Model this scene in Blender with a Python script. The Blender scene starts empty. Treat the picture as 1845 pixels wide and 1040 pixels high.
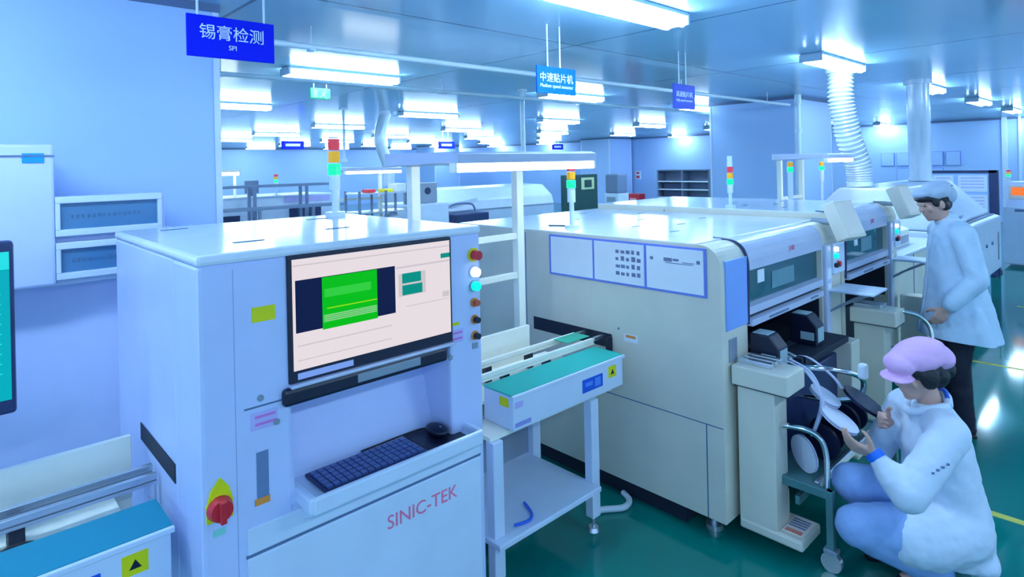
import bpy, bmesh, math, random
from mathutils import Vector, Matrix
random.seed(7)
C = bpy.context.scene.collection
SC = bpy.context.scene

# ------------------------------------------------------------------ camera, world, exposure
cam_d = bpy.data.cameras.new('camera')
cam = bpy.data.objects.new('camera', cam_d); C.objects.link(cam)
F_PX, CY_PX, YAW, ROLL = 1097.0, 296.0, math.radians(46.84), math.radians(-1.26)
cam_d.sensor_fit = 'HORIZONTAL'; cam_d.sensor_width = 36.0
cam_d.lens = 36.0 * F_PX / 1845.0
cam_d.shift_x = 0.0
cam_d.shift_y = -(520.0 - CY_PX) / 1845.0
cam_d.clip_start = 0.05; cam_d.clip_end = 200
_F = Vector((math.cos(YAW), math.sin(YAW), 0)); _R0 = Vector((math.sin(YAW), -math.cos(YAW), 0)); _U0 = Vector((0, 0, 1))
_R = _R0 * math.cos(ROLL) + _U0 * math.sin(ROLL); _U = _U0 * math.cos(ROLL) - _R0 * math.sin(ROLL)
cam.matrix_world = Matrix(((_R.x, _U.x, -_F.x, 0), (_R.y, _U.y, -_F.y, 0), (_R.z, _U.z, -_F.z, 1.9), (0, 0, 0, 1)))
SC.camera = cam
SC.view_settings.view_transform = 'Standard'; SC.view_settings.look = 'None'
SC.view_settings.gamma = 1.0; SC.view_settings.use_curve_mapping = False
SC.view_settings.exposure = 0.0
world = bpy.data.worlds.new('ambient_fill'); SC.world = world; world.use_nodes = True  # even bluish fill light, added through the open sides of the hall
_bg = world.node_tree.nodes['Background']
_bg.inputs['Color'].default_value = (0.34, 0.62, 1.0, 1); _bg.inputs['Strength'].default_value = 1.75
LAMP_COL = (0.56, 0.80, 1.0); LAMP_STR = 56.0

# ------------------------------------------------------------------ materials
MATS = {}
def mat(name, col, rough=0.5, metal=0.0, emit=None, estr=1.0, noise=0.04, nscale=6.0, bump=0.0, coat=0.0, alpha=None, trans=0.0):
    m = bpy.data.materials.new(name); m.use_nodes = True
    nt = m.node_tree; b = nt.nodes['Principled BSDF']
    b.inputs['Roughness'].default_value = rough; b.inputs['Metallic'].default_value = metal
    tc = nt.nodes.new('ShaderNodeTexCoord')
    n = nt.nodes.new('ShaderNodeTexNoise'); n.inputs['Scale'].default_value = nscale; n.inputs['Detail'].default_value = 4
    nt.links.new(tc.outputs['Object'], n.inputs['Vector'])
    r = nt.nodes.new('ShaderNodeMapRange')
    r.inputs['From Min'].default_value = 0.25; r.inputs['From Max'].default_value = 0.75
    r.inputs['To Min'].default_value = 1 - noise; r.inputs['To Max'].default_value = 1 + noise
    nt.links.new(n.outputs['Fac'], r.inputs['Value'])
    mx = nt.nodes.new('ShaderNodeVectorMath'); mx.operation = 'SCALE'
    mx.inputs[0].default_value = col[:3]
    nt.links.new(r.outputs['Result'], mx.inputs['Scale'])
    nt.links.new(mx.outputs['Vector'], b.inputs['Base Color'])
    if bump:
        bp = nt.nodes.new('ShaderNodeBump'); bp.inputs['Strength'].default_value = bump; bp.inputs['Distance'].default_value = 0.01
        nt.links.new(n.outputs['Fac'], bp.inputs['Height']); nt.links.new(bp.outputs['Normal'], b.inputs['Normal'])
    if emit:
        b.inputs['Emission Color'].default_value = (*emit, 1); b.inputs['Emission Strength'].default_value = estr
    if coat:
        b.inputs['Coat Weight'].default_value = coat; b.inputs['Coat Roughness'].default_value = 0.08
    if trans:
        b.inputs['Transmission Weight'].default_value = trans
    MATS[name] = m
    return m
def seam_mat(name, col, seam, px, ox, py, oy, w, rough, spec=0.5, metal=0.0):
    """sheet panels with thin joint lines every px metres in X and py metres in Y"""
    m = mat(name, col, rough, metal, noise=0.03, nscale=0.7)
    nt = m.node_tree; b = nt.nodes['Principled BSDF']
    b.inputs['Specular IOR Level'].default_value = spec
    src = b.inputs['Base Color'].links[0].from_socket
    tc = [n for n in nt.nodes if n.type == 'TEX_COORD'][0]
    sp = nt.nodes.new('ShaderNodeSeparateXYZ'); nt.links.new(tc.outputs['Object'], sp.inputs[0])
    outs = []
    for ax, per, off in (('X', px, ox), ('Y', py, oy)):
        a = nt.nodes.new('ShaderNodeMath'); a.operation = 'SUBTRACT'; nt.links.new(sp.outputs[ax], a.inputs[0]); a.inputs[1].default_value = off
        k = nt.nodes.new('ShaderNodeMath'); k.operation = 'PINGPONG'; nt.links.new(a.outputs[0], k.inputs[0]); k.inputs[1].default_value = per / 2
        l = nt.nodes.new('ShaderNodeMath'); l.operation = 'LESS_THAN'; nt.links.new(k.outputs[0], l.inputs[0]); l.inputs[1].default_value = w
        outs.append(l)
    mxm = nt.nodes.new('ShaderNodeMath'); mxm.operation = 'MAXIMUM'
    nt.links.new(outs[0].outputs[0], mxm.inputs[0]); nt.links.new(outs[1].outputs[0], mxm.inputs[1])
    mix = nt.nodes.new('ShaderNodeMix'); mix.data_type = 'RGBA'
    nt.links.new(mxm.outputs[0], mix.inputs[0]); nt.links.new(src, mix.inputs[6]); mix.inputs[7].default_value = (*seam, 1)
    nt.links.new(mix.outputs[2], b.inputs['Base Color'])
    return m

WALL = mat('wall_panel', (0.42, 0.60, 0.96), 0.45, nscale=1.2, noise=0.02)
CEIL = seam_mat('ceiling_panel', (0.33, 0.59, 0.80), (0.08, 0.20, 0.34), 2.6, 3.96, 11.0, 3.4, 0.013, 0.15, spec=0.45)
FLOOR = mat('green_epoxy', (0.0, 0.18, 0.155), 0.075, nscale=1.5, noise=0.12)
WHITE = mat('white_enamel', (0.68, 0.78, 0.97), 0.28)
LAV = mat('lavender_enamel', (0.58, 0.66, 0.97), 0.32)
CREAM = mat('cream_enamel', (0.72, 0.69, 0.60), 0.38)
CREAMW = mat('ivory_paint', (0.94, 0.94, 0.84), 0.4)
HOODG = mat('grey_hood', (0.55, 0.60, 0.80), 0.3)
TOPW = mat('glossy_white_lid', (0.78, 0.84, 0.95), 0.12)
BLUEPAN = mat('blue_panel', (0.24, 0.42, 0.92), 0.35)
TEALMAT = mat('teal_mat', (0.0, 0.42, 0.36), 0.5)
BLACK = mat('black_plastic', (0.006, 0.010, 0.035), 0.4)
DARK = mat('dark_interior', (0.008, 0.014, 0.035), 0.6)
NAVY = mat('navy_plastic', (0.02, 0.035, 0.12), 0.4)
SEAM = mat('joint_shadow_gap', (0.10, 0.16, 0.30), 0.6)
GREY = mat('grey_metal', (0.30, 0.36, 0.45), 0.35, 0.3)
ALU = mat('aluminium', (0.62, 0.68, 0.75), 0.25, 0.8)
CHROME = mat('chrome_tube', (0.70, 0.74, 0.78), 0.12, 1.0)
GLASSD = mat('tinted_window', (0.01, 0.10, 0.13), 0.06)
PANE = mat('blue_window_pane', (0.07, 0.20, 0.38), 0.15)
YEL = mat('yellow_label', (0.75, 0.72, 0.0), 0.5)
ORANGE = mat('orange_label', (0.80, 0.28, 0.05), 0.5)
BLUE = mat('blue_label', (0.0, 0.10, 0.70), 0.45)
SIGNB = mat('sign_blue', (0.0, 0.012, 0.70), 0.6)
SIGNB2 = mat('sign_azure', (0.0, 0.11, 0.75), 0.6)
SIGNB3 = mat('sign_violet_blue', (0.06, 0.11, 0.66), 0.6)
SIGNW = mat('sign_letter', (0.75, 0.88, 1.0), 0.5)
CYANL = mat('cyan_label', (0.0, 0.30, 0.85), 0.5)
RED = mat('red_plastic', (0.65, 0.02, 0.04), 0.35)
REDINK = mat('red_ink', (0.85, 0.20, 0.36), 0.5)
PINKINK = mat('magenta_ink', (0.62, 0.20, 0.62), 0.5)
LILAC = mat('lilac_label', (0.55, 0.50, 0.90), 0.5)
INK = mat('grey_ink', (0.16, 0.20, 0.36), 0.6)
PAPER = mat('white_paper', (0.82, 0.87, 0.97), 0.6)
PAPERW = mat('warm_paper', (0.90, 0.80, 0.74), 0.6)
PAPFR = mat('blue_border', (0.16, 0.24, 0.75), 0.4)
YELLINE = mat('yellow_floor_paint', (0.55, 0.55, 0.05), 0.35)
PIPEW = mat('white_pipe', (0.70, 0.82, 0.93), 0.3)
DUCT = mat('pale_duct', (0.72, 0.82, 0.95), 0.22, 0.15)
STEEL = mat('teal_steel', (0.10, 0.26, 0.28), 0.4, 0.4)
GREENDK = mat('dark_green_board', (0.01, 0.07, 0.07), 0.5)
SHELFG = mat('slate_shelf', (0.16, 0.22, 0.36), 0.5)
PCB = mat('green_circuit_board', (0.02, 0.42, 0.28), 0.4)
CABLE = mat('black_cable', (0.01, 0.012, 0.02), 0.5)
BLUECAB = mat('blue_cable', (0.02, 0.14, 0.75), 0.45)
HOSE = mat('pale_hose', (0.55, 0.65, 0.75), 0.4)
SKIN = mat('skin', (0.62, 0.36, 0.30), 0.5, noise=0.06)
HAIR = mat('black_hair', (0.008, 0.008, 0.016), 0.45, bump=0.4, nscale=60)
COAT = mat('pale_blue_work_coat', (0.55, 0.72, 0.93), 0.7, bump=0.25, nscale=14)
COAT2 = mat('white_blue_work_coat', (0.66, 0.76, 0.92), 0.7, bump=0.25, nscale=14)
CAPW = mat('pale_grey_cap', (0.50, 0.60, 0.78), 0.7)
CAPP = mat('pink_cap', (0.80, 0.46, 0.78), 0.7)
TROUS = mat('black_trousers', (0.006, 0.007, 0.025), 0.7)
JEANS = mat('pale_blue_jeans', (0.26, 0.42, 0.76), 0.8, bump=0.2, nscale=30)
JEANSD = mat('blue_jeans_far_leg', (0.13, 0.30, 0.68), 0.8)
SHOE = mat('black_shoe', (0.008, 0.008, 0.015), 0.5)
REELW = mat('white_reel', (0.72, 0.76, 0.92), 0.4)
REELK = mat('black_reel', (0.01, 0.015, 0.05), 0.35)
TAPEM = mat('paper_tape', (0.52, 0.56, 0.76), 0.5)
TUBE = mat('lamp_tube', (0.9, 0.95, 1), 0.4, emit=LAMP_COL, estr=LAMP_STR)
LEDW = mat('work_lamp_tube', (0.95, 1, 0.95), 0.4, emit=(0.90, 1.0, 0.96), estr=14.0)
FIXT = mat('lamp_housing', (0.45, 0.60, 0.75), 0.35)
LGREEN = mat('lit_green_lens', (0.0, 0.22, 0.10), 0.3, emit=(0.0, 1.0, 0.30), estr=1.3)
LCORE = mat('lit_white_green_core', (0.8, 1, 0.9), 0.3, emit=(0.75, 1.0, 0.92), estr=3.0)
LRED = mat('red_lens', (0.62, 0.03, 0.05), 0.25, emit=(1, 0.05, 0.08), estr=0.25)
LAMB = mat('amber_lens', (0.80, 0.36, 0.0), 0.25, emit=(1, 0.5, 0.0), estr=0.25)
BWHITE = mat('lit_white_button', (1, 1, 1), 0.3, emit=(1, 1, 1), estr=2.0)
BGREEN = mat('lit_green_button', (0, .6, .4), 0.3, emit=(0.0, 0.85, 0.55), estr=1.0)
# screens
for _m in (SIGNB, SIGNB2, SIGNB3): _m.node_tree.nodes['Principled BSDF'].inputs['Specular IOR Level'].default_value = 0.15
def scr(name, col, s=1.0):
    m = mat(name, (0.004, 0.004, 0.004), 0.5, emit=col, estr=s, noise=0.0)
    m.node_tree.nodes['Principled BSDF'].inputs['Specular IOR Level'].default_value = 0.1
    return m
S_BG = scr('screen_pale', (0.80, 0.72, 0.76)); S_NAVY = scr('screen_navy', (0.003, 0.010, 0.065))
S_GRN = scr('screen_green', (0.0, 0.52, 0.005)); S_GRN2 = scr('screen_light_green', (0.03, 0.62, 0.05))
S_YEL = scr('screen_yellow', (0.30, 0.75, 0.0)); S_TEAL = scr('screen_teal', (0.0, 0.28, 0.24)); S_GREY = scr('screen_grey', (0.60, 0.56, 0.60))
S_CYAN = scr('screen_cyan', (0.0, 0.42, 0.52)); S_CYANL = scr('screen_pale_cyan', (0.02, 0.75, 0.80)); S_BLUE = scr('screen_blue', (0.02, 0.14, 0.55))
S_ORG = scr('screen_orange', (1.0, 0.22, 0.05)); S_BLU2 = scr('screen_bright_blue', (0.0, 0.25, 1.0)); S_LBL = scr('reflection_blue', (0.18, 0.34, 0.85))

# ------------------------------------------------------------------ mesh helpers
class MB:
    def __init__(self): self.v = []; self.f = []; self.m = []; self.s = []
    def add(self, vs, fs, mi=0, smooth=False):
        o = len(self.v); self.v += [Vector(p) for p in vs]
        for f in fs: self.f.append([i + o for i in f]); self.m.append(mi); self.s.append(smooth)
        return self
    def bm(self, b, mi=0, smooth=False):
        b.verts.index_update()
        self.add([v.co.copy() for v in b.verts], [[v.index for v in f.verts] for f in b.faces], mi, smooth); b.free(); return self
    def box(self, x0, x1, y0, y1, z0, z1, mi=0, bev=0.0, seg=2):
        if x1 < x0: x0, x1 = x1, x0
        if y1 < y0: y0, y1 = y1, y0
        if z1 < z0: z0, z1 = z1, z0
        vs = [(x, y, z) for z in (z0, z1) for y in (y0, y1) for x in (x0, x1)]
        fs = [(0, 2, 3, 1), (4, 5, 7, 6), (0, 1, 5, 4), (2, 6, 7, 3), (0, 4, 6, 2), (1, 3, 7, 5)]
        if not bev: return self.add(vs, fs, mi)
        b = bmesh.new(); bv = [b.verts.new(p) for p in vs]
        for f in fs: b.faces.new([bv[i] for i in f])
        bev = min(bev, 0.45 * min(x1 - x0, y1 - y0, z1 - z0))
        bmesh.ops.bevel(b, geom=list(b.edges), offset=bev, segments=seg, profile=0.5, affect='EDGES')
        return self.bm(b, mi)
    def prism(self, poly, axis, a0, a1, mi=0, bev=0.0):
        """poly: 2-D outline; axis 'x': (y,z), 'y': (x,z), 'z': (x,y)"""
        def P(p, a): return {'x': (a, p[0], p[1]), 'y': (p[0], a, p[1]), 'z': (p[0], p[1], a)}[axis]
        n = len(poly)
        b = bmesh.new(); v0 = [b.verts.new(P(p, a0)) for p in poly]; v1 = [b.verts.new(P(p, a1)) for p in poly]
        b.faces.new(v0); b.faces.new(v1[::-1])
        for i in range(n): b.faces.new([v0[i], v1[i], v1[(i + 1) % n], v0[(i + 1) % n]])
        bmesh.ops.recalc_face_normals(b, faces=list(b.faces))
        if bev: bmesh.ops.bevel(b, geom=list(b.edges), offset=bev, segments=2, profile=0.5, affect='EDGES')
        return self.bm(b, mi)
    def cyl(self, p0, p1, r0, r1=None, n=16, mi=0, caps=True):
        r1 = r0 if r1 is None else r1
        p0, p1 = Vector(p0), Vector(p1); d = (p1 - p0).normalized()
        a = d.orthogonal().normalized(); b = d.cross(a)
        ring = lambda p, r: [p + (a * math.cos(2 * math.pi * i / n) + b * math.sin(2 * math.pi * i / n)) * r for i in range(n)]
        o = len(self.v); self.add(ring(p0, r0) + ring(p1, r1), [(i, (i + 1) % n, n + (i + 1) % n, n + i) for i in range(n)], mi, True)
        if caps:
            self.add(ring(p0, r0), [list(range(n))[::-1]], mi); self.add(ring(p1, r1), [list(range(n))], mi)
        return self
    def tube(self, pts, r, n=8, mi=0, smooth_path=True, sub=6, radii=None):
        pts = [Vector(p) for p in pts]
        if smooth_path and len(pts) > 2:
            q = []
            for i in range(len(pts) - 1):
                p0 = pts[max(i - 1, 0)]; p1 = pts[i]; p2 = pts[i + 1]; p3 = pts[min(i + 2, len(pts) - 1)]
                for k in range(sub):
                    t = k / sub
                    q.append(0.5 * ((2 * p1) + (p2 - p0) * t + (2 * p0 - 5 * p1 + 4 * p2 - p3) * t * t + (3 * p1 - p0 - 3 * p2 + p3) * t ** 3))
            q.append(pts[-1]); pts = q
        vs = []; fs = []; a = None
        for i, p in enumerate(pts):
            d = (pts[min(i + 1, len(pts) - 1)] - pts[max(i - 1, 0)]).normalized()
            a = d.orthogonal().normalized() if a is None else (a - d * a.dot(d)).normalized()
            b = d.cross(a); rr = r if radii is None else radii[min(i, len(radii) - 1)]
            vs += [p + (a * math.cos(2 * math.pi * k / n) + b * math.sin(2 * math.pi * k / n)) * rr for k in range(n)]
        for i in range(len(pts) - 1):
            for k in range(n): fs.append((i * n + k, i * n + (k + 1) % n, (i + 1) * n + (k + 1) % n, (i + 1) * n + k))
        self.add(vs, fs, mi, True)
        self.add(vs[:n], [list(range(n))[::-1]], mi); self.add(vs[-n:], [list(range(n))], mi)
        return self
    def ell(self, c, r, n=16, mi=0, rot=None):
        b = bmesh.new(); bmesh.ops.create_uvsphere(b, u_segments=n, v_segments=max(6, n // 2 + 2), radius=1)
        M = Matrix.Diagonal((r[0], r[1], r[2], 1)); M = (rot.to_4x4() @ M) if rot else M
        bmesh.ops.transform(b, matrix=Matrix.Translation(c) @ M, verts=b.verts); return self.bm(b, mi, True)
    def limb(self, pts, radii, n=14):
        """tapered chain of overlapping cones and balls, to be fused by remeshing"""
        for i, (p, r) in enumerate(zip(pts, radii)):
            self.ell(p, (r, r, r), n)
            if i: self.cyl(pts[i - 1], p, radii[i - 1], r, n)
        return self
    def loft(self, rings, n=24, mi=0):
        """rings: (centre, rx, ry[, tilt about x]) closed stack of ellipses"""
        vs = []; fs = []
        for rg in rings:
            c, rx, ry = Vector(rg[0]), rg[1], rg[2]; t = rg[3] if len(rg) > 3 else 0.0
            for k in range(n):
                a = 2 * math.pi * k / n; q = Vector((rx * math.cos(a), ry * math.sin(a), 0))
                q = Matrix.Rotation(t, 3, 'X') @ q; vs.append(c + q)
        for i in range(len(rings) - 1):
            for k in range(n): fs.append((i * n + k, i * n + (k + 1) % n, (i + 1) * n + (k + 1) % n, (i + 1) * n + k))
        fs.append(list(range(n))[::-1]); fs.append([(len(rings) - 1) * n + k for k in range(n)])
        return self.add(vs, fs, mi, True)
    def build(self, name, mats, parent=None, origin=None):
        if not isinstance(mats, (list, tuple)): mats = [mats]
        O = ORG.get(parent.name, Vector()) if parent else Vector(origin or (0, 0, 0))
        me = bpy.data.meshes.new(name); me.from_pydata([p - O for p in self.v], [], self.f)
        for m in mats: me.materials.append(m)
        me.polygons.foreach_set('material_index', self.m); me.polygons.foreach_set('use_smooth', self.s); me.update()
        o = bpy.data.objects.new(name, me); C.objects.link(o)
        if parent: o.parent = parent
        else: o.location = O
        ORG[o.name] = O
        return o
ORG = {}
def tag(o, label=None, cat=None, group=None, kind=None):
    if label: o['label'] = label
    if cat: o['category'] = cat
    if group: o['group'] = group
    if kind: o['kind'] = kind
    return o
def thing(name, label, cat, loc=(0, 0, 0), group=None, rotz=0.0, local=False):
    o = bpy.data.objects.new(name, None); C.objects.link(o); o.empty_display_size = 0.1
    o.location = loc; o.rotation_euler = (0, 0, rotz); ORG[o.name] = Vector() if local else Vector(loc)
    return tag(o, label, cat, group)
def struct(mb, name, m): return tag(mb.build(name, m), kind='structure')
def children(o): return [c for c in bpy.data.objects if c.parent == o]
def dup(root, d, label=None, skip=()):
    def cp(o, par):
        c = o.copy(); C.objects.link(c)
        if par: c.parent = par
        for ch in children(o):
            if ch.name.split('.')[0] not in skip: cp(ch, c)
        ORG[c.name] = ORG.get(o.name, Vector()) + Vector(d)
        return c
    r = cp(root, None); r.location = root.location + Vector(d)
    if label: r['label'] = label
    return r
def text_mb(mb, body, size, c, right=(1, 0, 0), up=(0, 0, 1), mi=0, width=None, ext=0.001):
    cu = bpy.data.curves.new('lettering', 'FONT'); cu.body = body; cu.size = size; cu.align_x = 'CENTER'; cu.align_y = 'CENTER'; cu.extrude = ext; cu.resolution_u = 3
    o = bpy.data.objects.new('lettering', cu); C.objects.link(o)
    me = bpy.data.meshes.new_from_object(o.evaluated_get(bpy.context.evaluated_depsgraph_get()))
    xs = [v.co.x for v in me.vertices]; ys = [v.co.y for v in me.vertices]
    if xs:
        cx, cy = (max(xs) + min(xs)) / 2, (max(ys) + min(ys)) / 2
        k = (width / (max(xs) - min(xs))) if width else 1.0
        r, u = Vector(right), Vector(up); n = r.cross(u); c = Vector(c)
        mb.add([c + r * (v.co.x - cx) * k + u * (v.co.y - cy) * (k if width else 1) + n * v.co.z for v in me.vertices], [list(p.vertices) for p in me.polygons], mi)
    bpy.data.objects.remove(o); bpy.data.curves.remove(cu); bpy.data.meshes.remove(me)
    return mb
def fuse(mb, name, m, parent, voxel=0.008, it=6, fac=0.5, disp=0.0, dscale=0.1, cut=None):
    """fuse overlapping solids into one continuous smooth skin"""
    o = mb.build('tmp_fuse', m, parent)
    md = o.modifiers.new('r', 'REMESH'); md.mode = 'VOXEL'; md.voxel_size = voxel; md.use_smooth_shade = True
    sm = o.modifiers.new('s', 'SMOOTH'); sm.factor = fac; sm.iterations = it
    if disp:
        t = bpy.data.textures.new('folds', 'CLOUDS'); t.noise_scale = dscale; t.noise_depth = 2
        dm = o.modifiers.new('d', 'DISPLACE'); dm.texture = t; dm.strength = disp; dm.mid_level = 0.5; dm.texture_coords = 'LOCAL'
        s2 = o.modifiers.new('s2', 'SMOOTH'); s2.factor = 0.5; s2.iterations = 3
    me = bpy.data.meshes.new_from_object(o.evaluated_get(bpy.context.evaluated_depsgraph_get()))
    me.name = name; me.materials.clear(); me.materials.append(m)
    if cut:
        k = bmesh.new(); k.from_mesh(me)
        g = bmesh.ops.bisect_plane(k, geom=list(k.verts) + list(k.edges) + list(k.faces), plane_co=cut[0], plane_no=cut[1], clear_inner=True)
        bmesh.ops.holes_fill(k, edges=[e for e in k.edges if e.is_boundary]); k.to_mesh(me); k.free()
    for p in me.polygons: p.use_smooth = len(p.vertices) < 6; p.material_index = 0
    r = bpy.data.objects.new(name, me); C.objects.link(r); r.parent = parent; ORG[r.name] = ORG.get(parent.name, Vector())
    bpy.data.objects.remove(o)
    return r

# ------------------------------------------------------------------ the hall
HC = 2.9
struct(MB().box(-4, 21.6, -7, 29, -0.1, 0), 'floor', FLOOR)
struct(MB().box(-4, 21.6, -7, 29, HC, HC + 0.1), 'ceiling', CEIL)
struct(MB().box(21.5, 21.7, -7, 29, 0, HC), 'wall_right', WALL)
struct(MB().box(-4, 21.7, 28.8, 29, 0, HC), 'wall_back', WALL)
def column(name, x0, y0, w=1.5):
    b = MB().box(x0, x0 + w, y0, y0 + w, 0, HC, 0)
    for x in (x0 - .006, x0 + w - .03):
        for y in (y0 - .006, y0 + w - .03): b.box(x, x + .036, y, y + .036, 0, HC, 1)
    b.box(x0 - .012, x0 + w + .012, y0 - .012, y0 + w + .012, HC - .05, HC, 2)
    return tag(b.build(name, [WALL, WHITE, SEAM]), kind='structure')
column('wall_column_near', -0.27, 3.88)
column('wall_column_middle', 10.0, 3.99)
column('wall_column_far', 19.9, 15.4)
column('wall_column_distant', 17.4, 24.0)
struct(MB().box(-0.29, 1.24, 3.86, 3.88, 0, 0.08), 'baseboard_near', GREY)
struct(MB().box(21.47, 21.5, -7, 28.8, HC - .06, HC), 'trim_1', SEAM)
struct(MB().box(-4, 21.5, 28.77, 28.8, HC - .06, HC), 'trim_2', SEAM)
b = MB(); b.box(21.46, 21.5, 2.9, 3.02, 0, HC); b.box(21.46, 21.5, 2.6, 2.66, 0, HC)
struct(b, 'trim_3', WHITE)
struct(MB().box(21.44, 21.5, -6, 2.5, 1.6, 1.68), 'trim_4', GREY)
for k, x in enumerate((4.02, 6.88, 9.7)):
    struct(MB().box(x - .025, x + .025, -4, 1.38 if k == 0 else 1.25, 0.0, 0.0015), 'trim_%d' % (5 + k), YELLINE)

# ceiling lamps: real fittings on a 3.6 m grid
def lamp_proto():
    t = thing('ceiling_lamp', 'x', 'ceiling lamp', (0, 0, HC))
    b = MB().box(-.62, .62, -.10, .10, HC - .028, HC, 0, .006)
    for s in (-1, 1): b.box(s * .62 - .012, s * .62 + .012, -.105, .105, HC - .085, HC - .01, 0, .004)
    b.build('housing', FIXT, t)
    for y in (-.058, .058): MB().cyl((-.61, y, HC - .064), (.61, y, HC - .064), .030, n=10).build('lamp_tube', TUBE, t)
    return t
LP = lamp_proto(); first = True
row_names = ['first', 'second', 'third', 'fourth', 'fifth', 'sixth', 'seventh', 'eighth', 'ninth']
for j in range(-1, 8):
    for i in range(-1, 6):
        x, y = 3.08 + 3.6 * i, 2.27 + 3.55 * j
        if i == -1 and j > 1: continue
        lab = 'twin-tube ceiling lamp, %s from the near end in the %s row back' % (row_names[i], row_names[j])
        if i < 0 or j < 0: lab = 'twin-tube ceiling lamp overhead outside the picture'
        o = LP if first else dup(LP, (0, 0, 0)); first = False
        o.location = (x, y, HC); ORG[o.name] = Vector((x, y, HC)); tag(o, lab, None, 'twin-tube ceiling lamps')

# pipes and rods under the ceiling
for y, x0, x1, lab in ((4.05, 1.4, 9.9, 'long thin white pipe under the ceiling, passing behind the two azure signs'), (5.63, 1.3, 15.0, 'long white pipe under the ceiling just behind the nearer lamp row')):
    b = MB().cyl((x0, y, 2.75), (x1, y, 2.75), .022, n=10)
    x = x0 + .5
    while x < x1: b.cyl((x, y, 2.75), (x, y, HC), .005, n=6); b.box(x - .02, x + .02, y - .03, y + .03, 2.72, 2.735); x += 2.4
    tag(b.build('ceiling_pipe', PIPEW, None, (x0, y, 2.75)), lab, 'pipe')

# ------------------------------------------------------------------ hanging signs
def sign(x0, x1, y, z0, z1, m, lines, label, rods=(0.28, 0.6)):
    t = thing('hanging_sign', label, 'sign', ((x0 + x1) / 2, y, z0), 'blue signs hung from the ceiling')
    MB().box(x0, x1, y, y + .012, z0, z1, 0, .003).build('board', m, t)
    b = MB()
    for body, size, cz, w in lines or (): text_mb(b, body, size, ((x0 + x1) / 2, y - .0012, cz), width=w)
    if not lines: b.box(x0 + .1, x1 - .1, y - .0015, y, z0 + .07, z1 - .06)
    if b.v: b.build('lettering', SIGNW, t)
    w = x1 - x0
    for r in rods: MB().cyl((x0 + w * r, y + .006, z1 - .01), (x0 + w * r, y + .006, HC), .006, n=8).build('rod', PIPEW, t)
    return t
sign(0.818, 1.216, 3.0, 2.425, 2.618, SIGNB, [('锡膏检测', .085, 2.545, .29), ('SPI', .032, 2.478, None)], 'large deep blue sign with white characters hung in front of the pale column', (.12, .88))
sign(3.073, 3.489, 3.0, 2.402, 2.598, SIGNB2, [('中速贴片机', .075, 2.52, .35), ('Medium speed mounter', .03, 2.455, .35)], 'bright azure sign with a white English line, hung on two rods above the placement machine')
sign(4.83, 5.2, 3.0, 2.375, 2.60, SIGNB3, [('高速贴片机', .06, 2.51, .28), ('High speed mounter', .026, 2.45, .28)], 'faded violet blue sign hung left of the middle column')
for x, y, lab in ((5.7, 13.8, 'small far blue sign hung behind the red topped signal tower'), (9.7, 13.2, 'small far blue sign hung above the work lamp hood, left end'), (15.0, 14.0, 'small far blue sign hung above the work lamp hood, right end')):
    sign(x, x + .55, y, 2.36, 2.55, SIGNB, None, lab)
# exit sign
t = thing('exit_sign', 'glowing green exit sign hung under the ceiling pipe at left', 'exit sign', (2.9, 6.0, 2.63))
MB().box(2.80, 3.02, 6.0, 6.03, 2.625, 2.74, 0, .01).build('panel', mat('exit_green', (0, .06, .03), .6, emit=(0.0, 0.6, 0.24), estr=.6), t)
b = MB(); b.cyl((2.955, 5.998, 2.715), (2.955, 6.0, 2.715), .011, n=12); b.prism([(2.92, 2.70), (2.965, 2.70), (2.955, 2.665), (2.985, 2.635), (2.97, 2.63), (2.935, 2.66), (2.90, 2.64), (2.89, 2.65), (2.925, 2.675)], 'y', 5.998, 6.0); b.box(2.83, 2.87, 5.998, 6.0, 2.64, 2.72)
b.build('pictogram', mat('exit_letters', (.05, .3, .2), .6, emit=(0.02, 0.9, 0.5), estr=.8), t)
b = MB()
for x in (2.84, 2.98): b.cyl((x, 6.015, 2.73), (x, 6.015, HC), .004, n=6)
b.build('rod', PIPEW, t)

# ------------------------------------------------------------------ signal towers
def signal_tower(parent, x, y, z, zg, zt, r=.026, cap=None, whole=True):
    """pole up to zg, then green, amber (and red) lenses up to zt"""
    t = MB().cyl((x, y, z), (x, y, z + .02), r * 1.7, n=16); t.cyl((x, y, z + .02), (x, y, zg - (zg - z) * .35), r * .55, n=12); t.cyl((x, y, zg - (zg - z) * .35), (x, y, zg), r * .95, n=16)
    pole = t.build('signal_tower', PIPEW, parent)
    n = 3 if whole else 2; h = (zt - zg) / n
    for k in range(n):
        za = zg + k * h
        MB().cyl((x, y, za + .003), (x, y, za + h - .003), r * (1.08 if k == 0 else 1), n=18).build(['green_lens', 'amber_lens', 'red_lens'][k], [LGREEN, LAMB, LRED][k], pole)
    MB().cyl((x, y, zt), (x, y, zt + (cap or .008)), r * .9, r * .8, n=16).build('cap', PIPEW, pole)
    return pole

# ------------------------------------------------------------------ solder paste inspection machine
X0, X1, Y0, Y1, ZT = 0.52, 1.56, 1.86, 2.95, 1.66
spi = thing('inspection_machine', 'tall pale blue inspection machine with a built-in monitor and red lettering', 'machine', (1.0, 2.4, 0))
b = MB()
b.box(X0, X1, 2.10, Y1, .08, ZT - .03, 0, .008)
b.box(X0, .785, Y0, 2.11, .08, ZT - .03, 0, .012)
b.box(1.40, X1, Y0, 2.11, .08, ZT - .03, 0, .012)
b.box(.78, 1.405, Y0 + .002, 2.11, 1.622, ZT - .03, 0)
b.box(.78, 1.405, Y0 + .05, 2.11, 1.15, 1.625, 0)
b.box(.78, 1.405, Y0, 2.11, .08, .86, 0)
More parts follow.
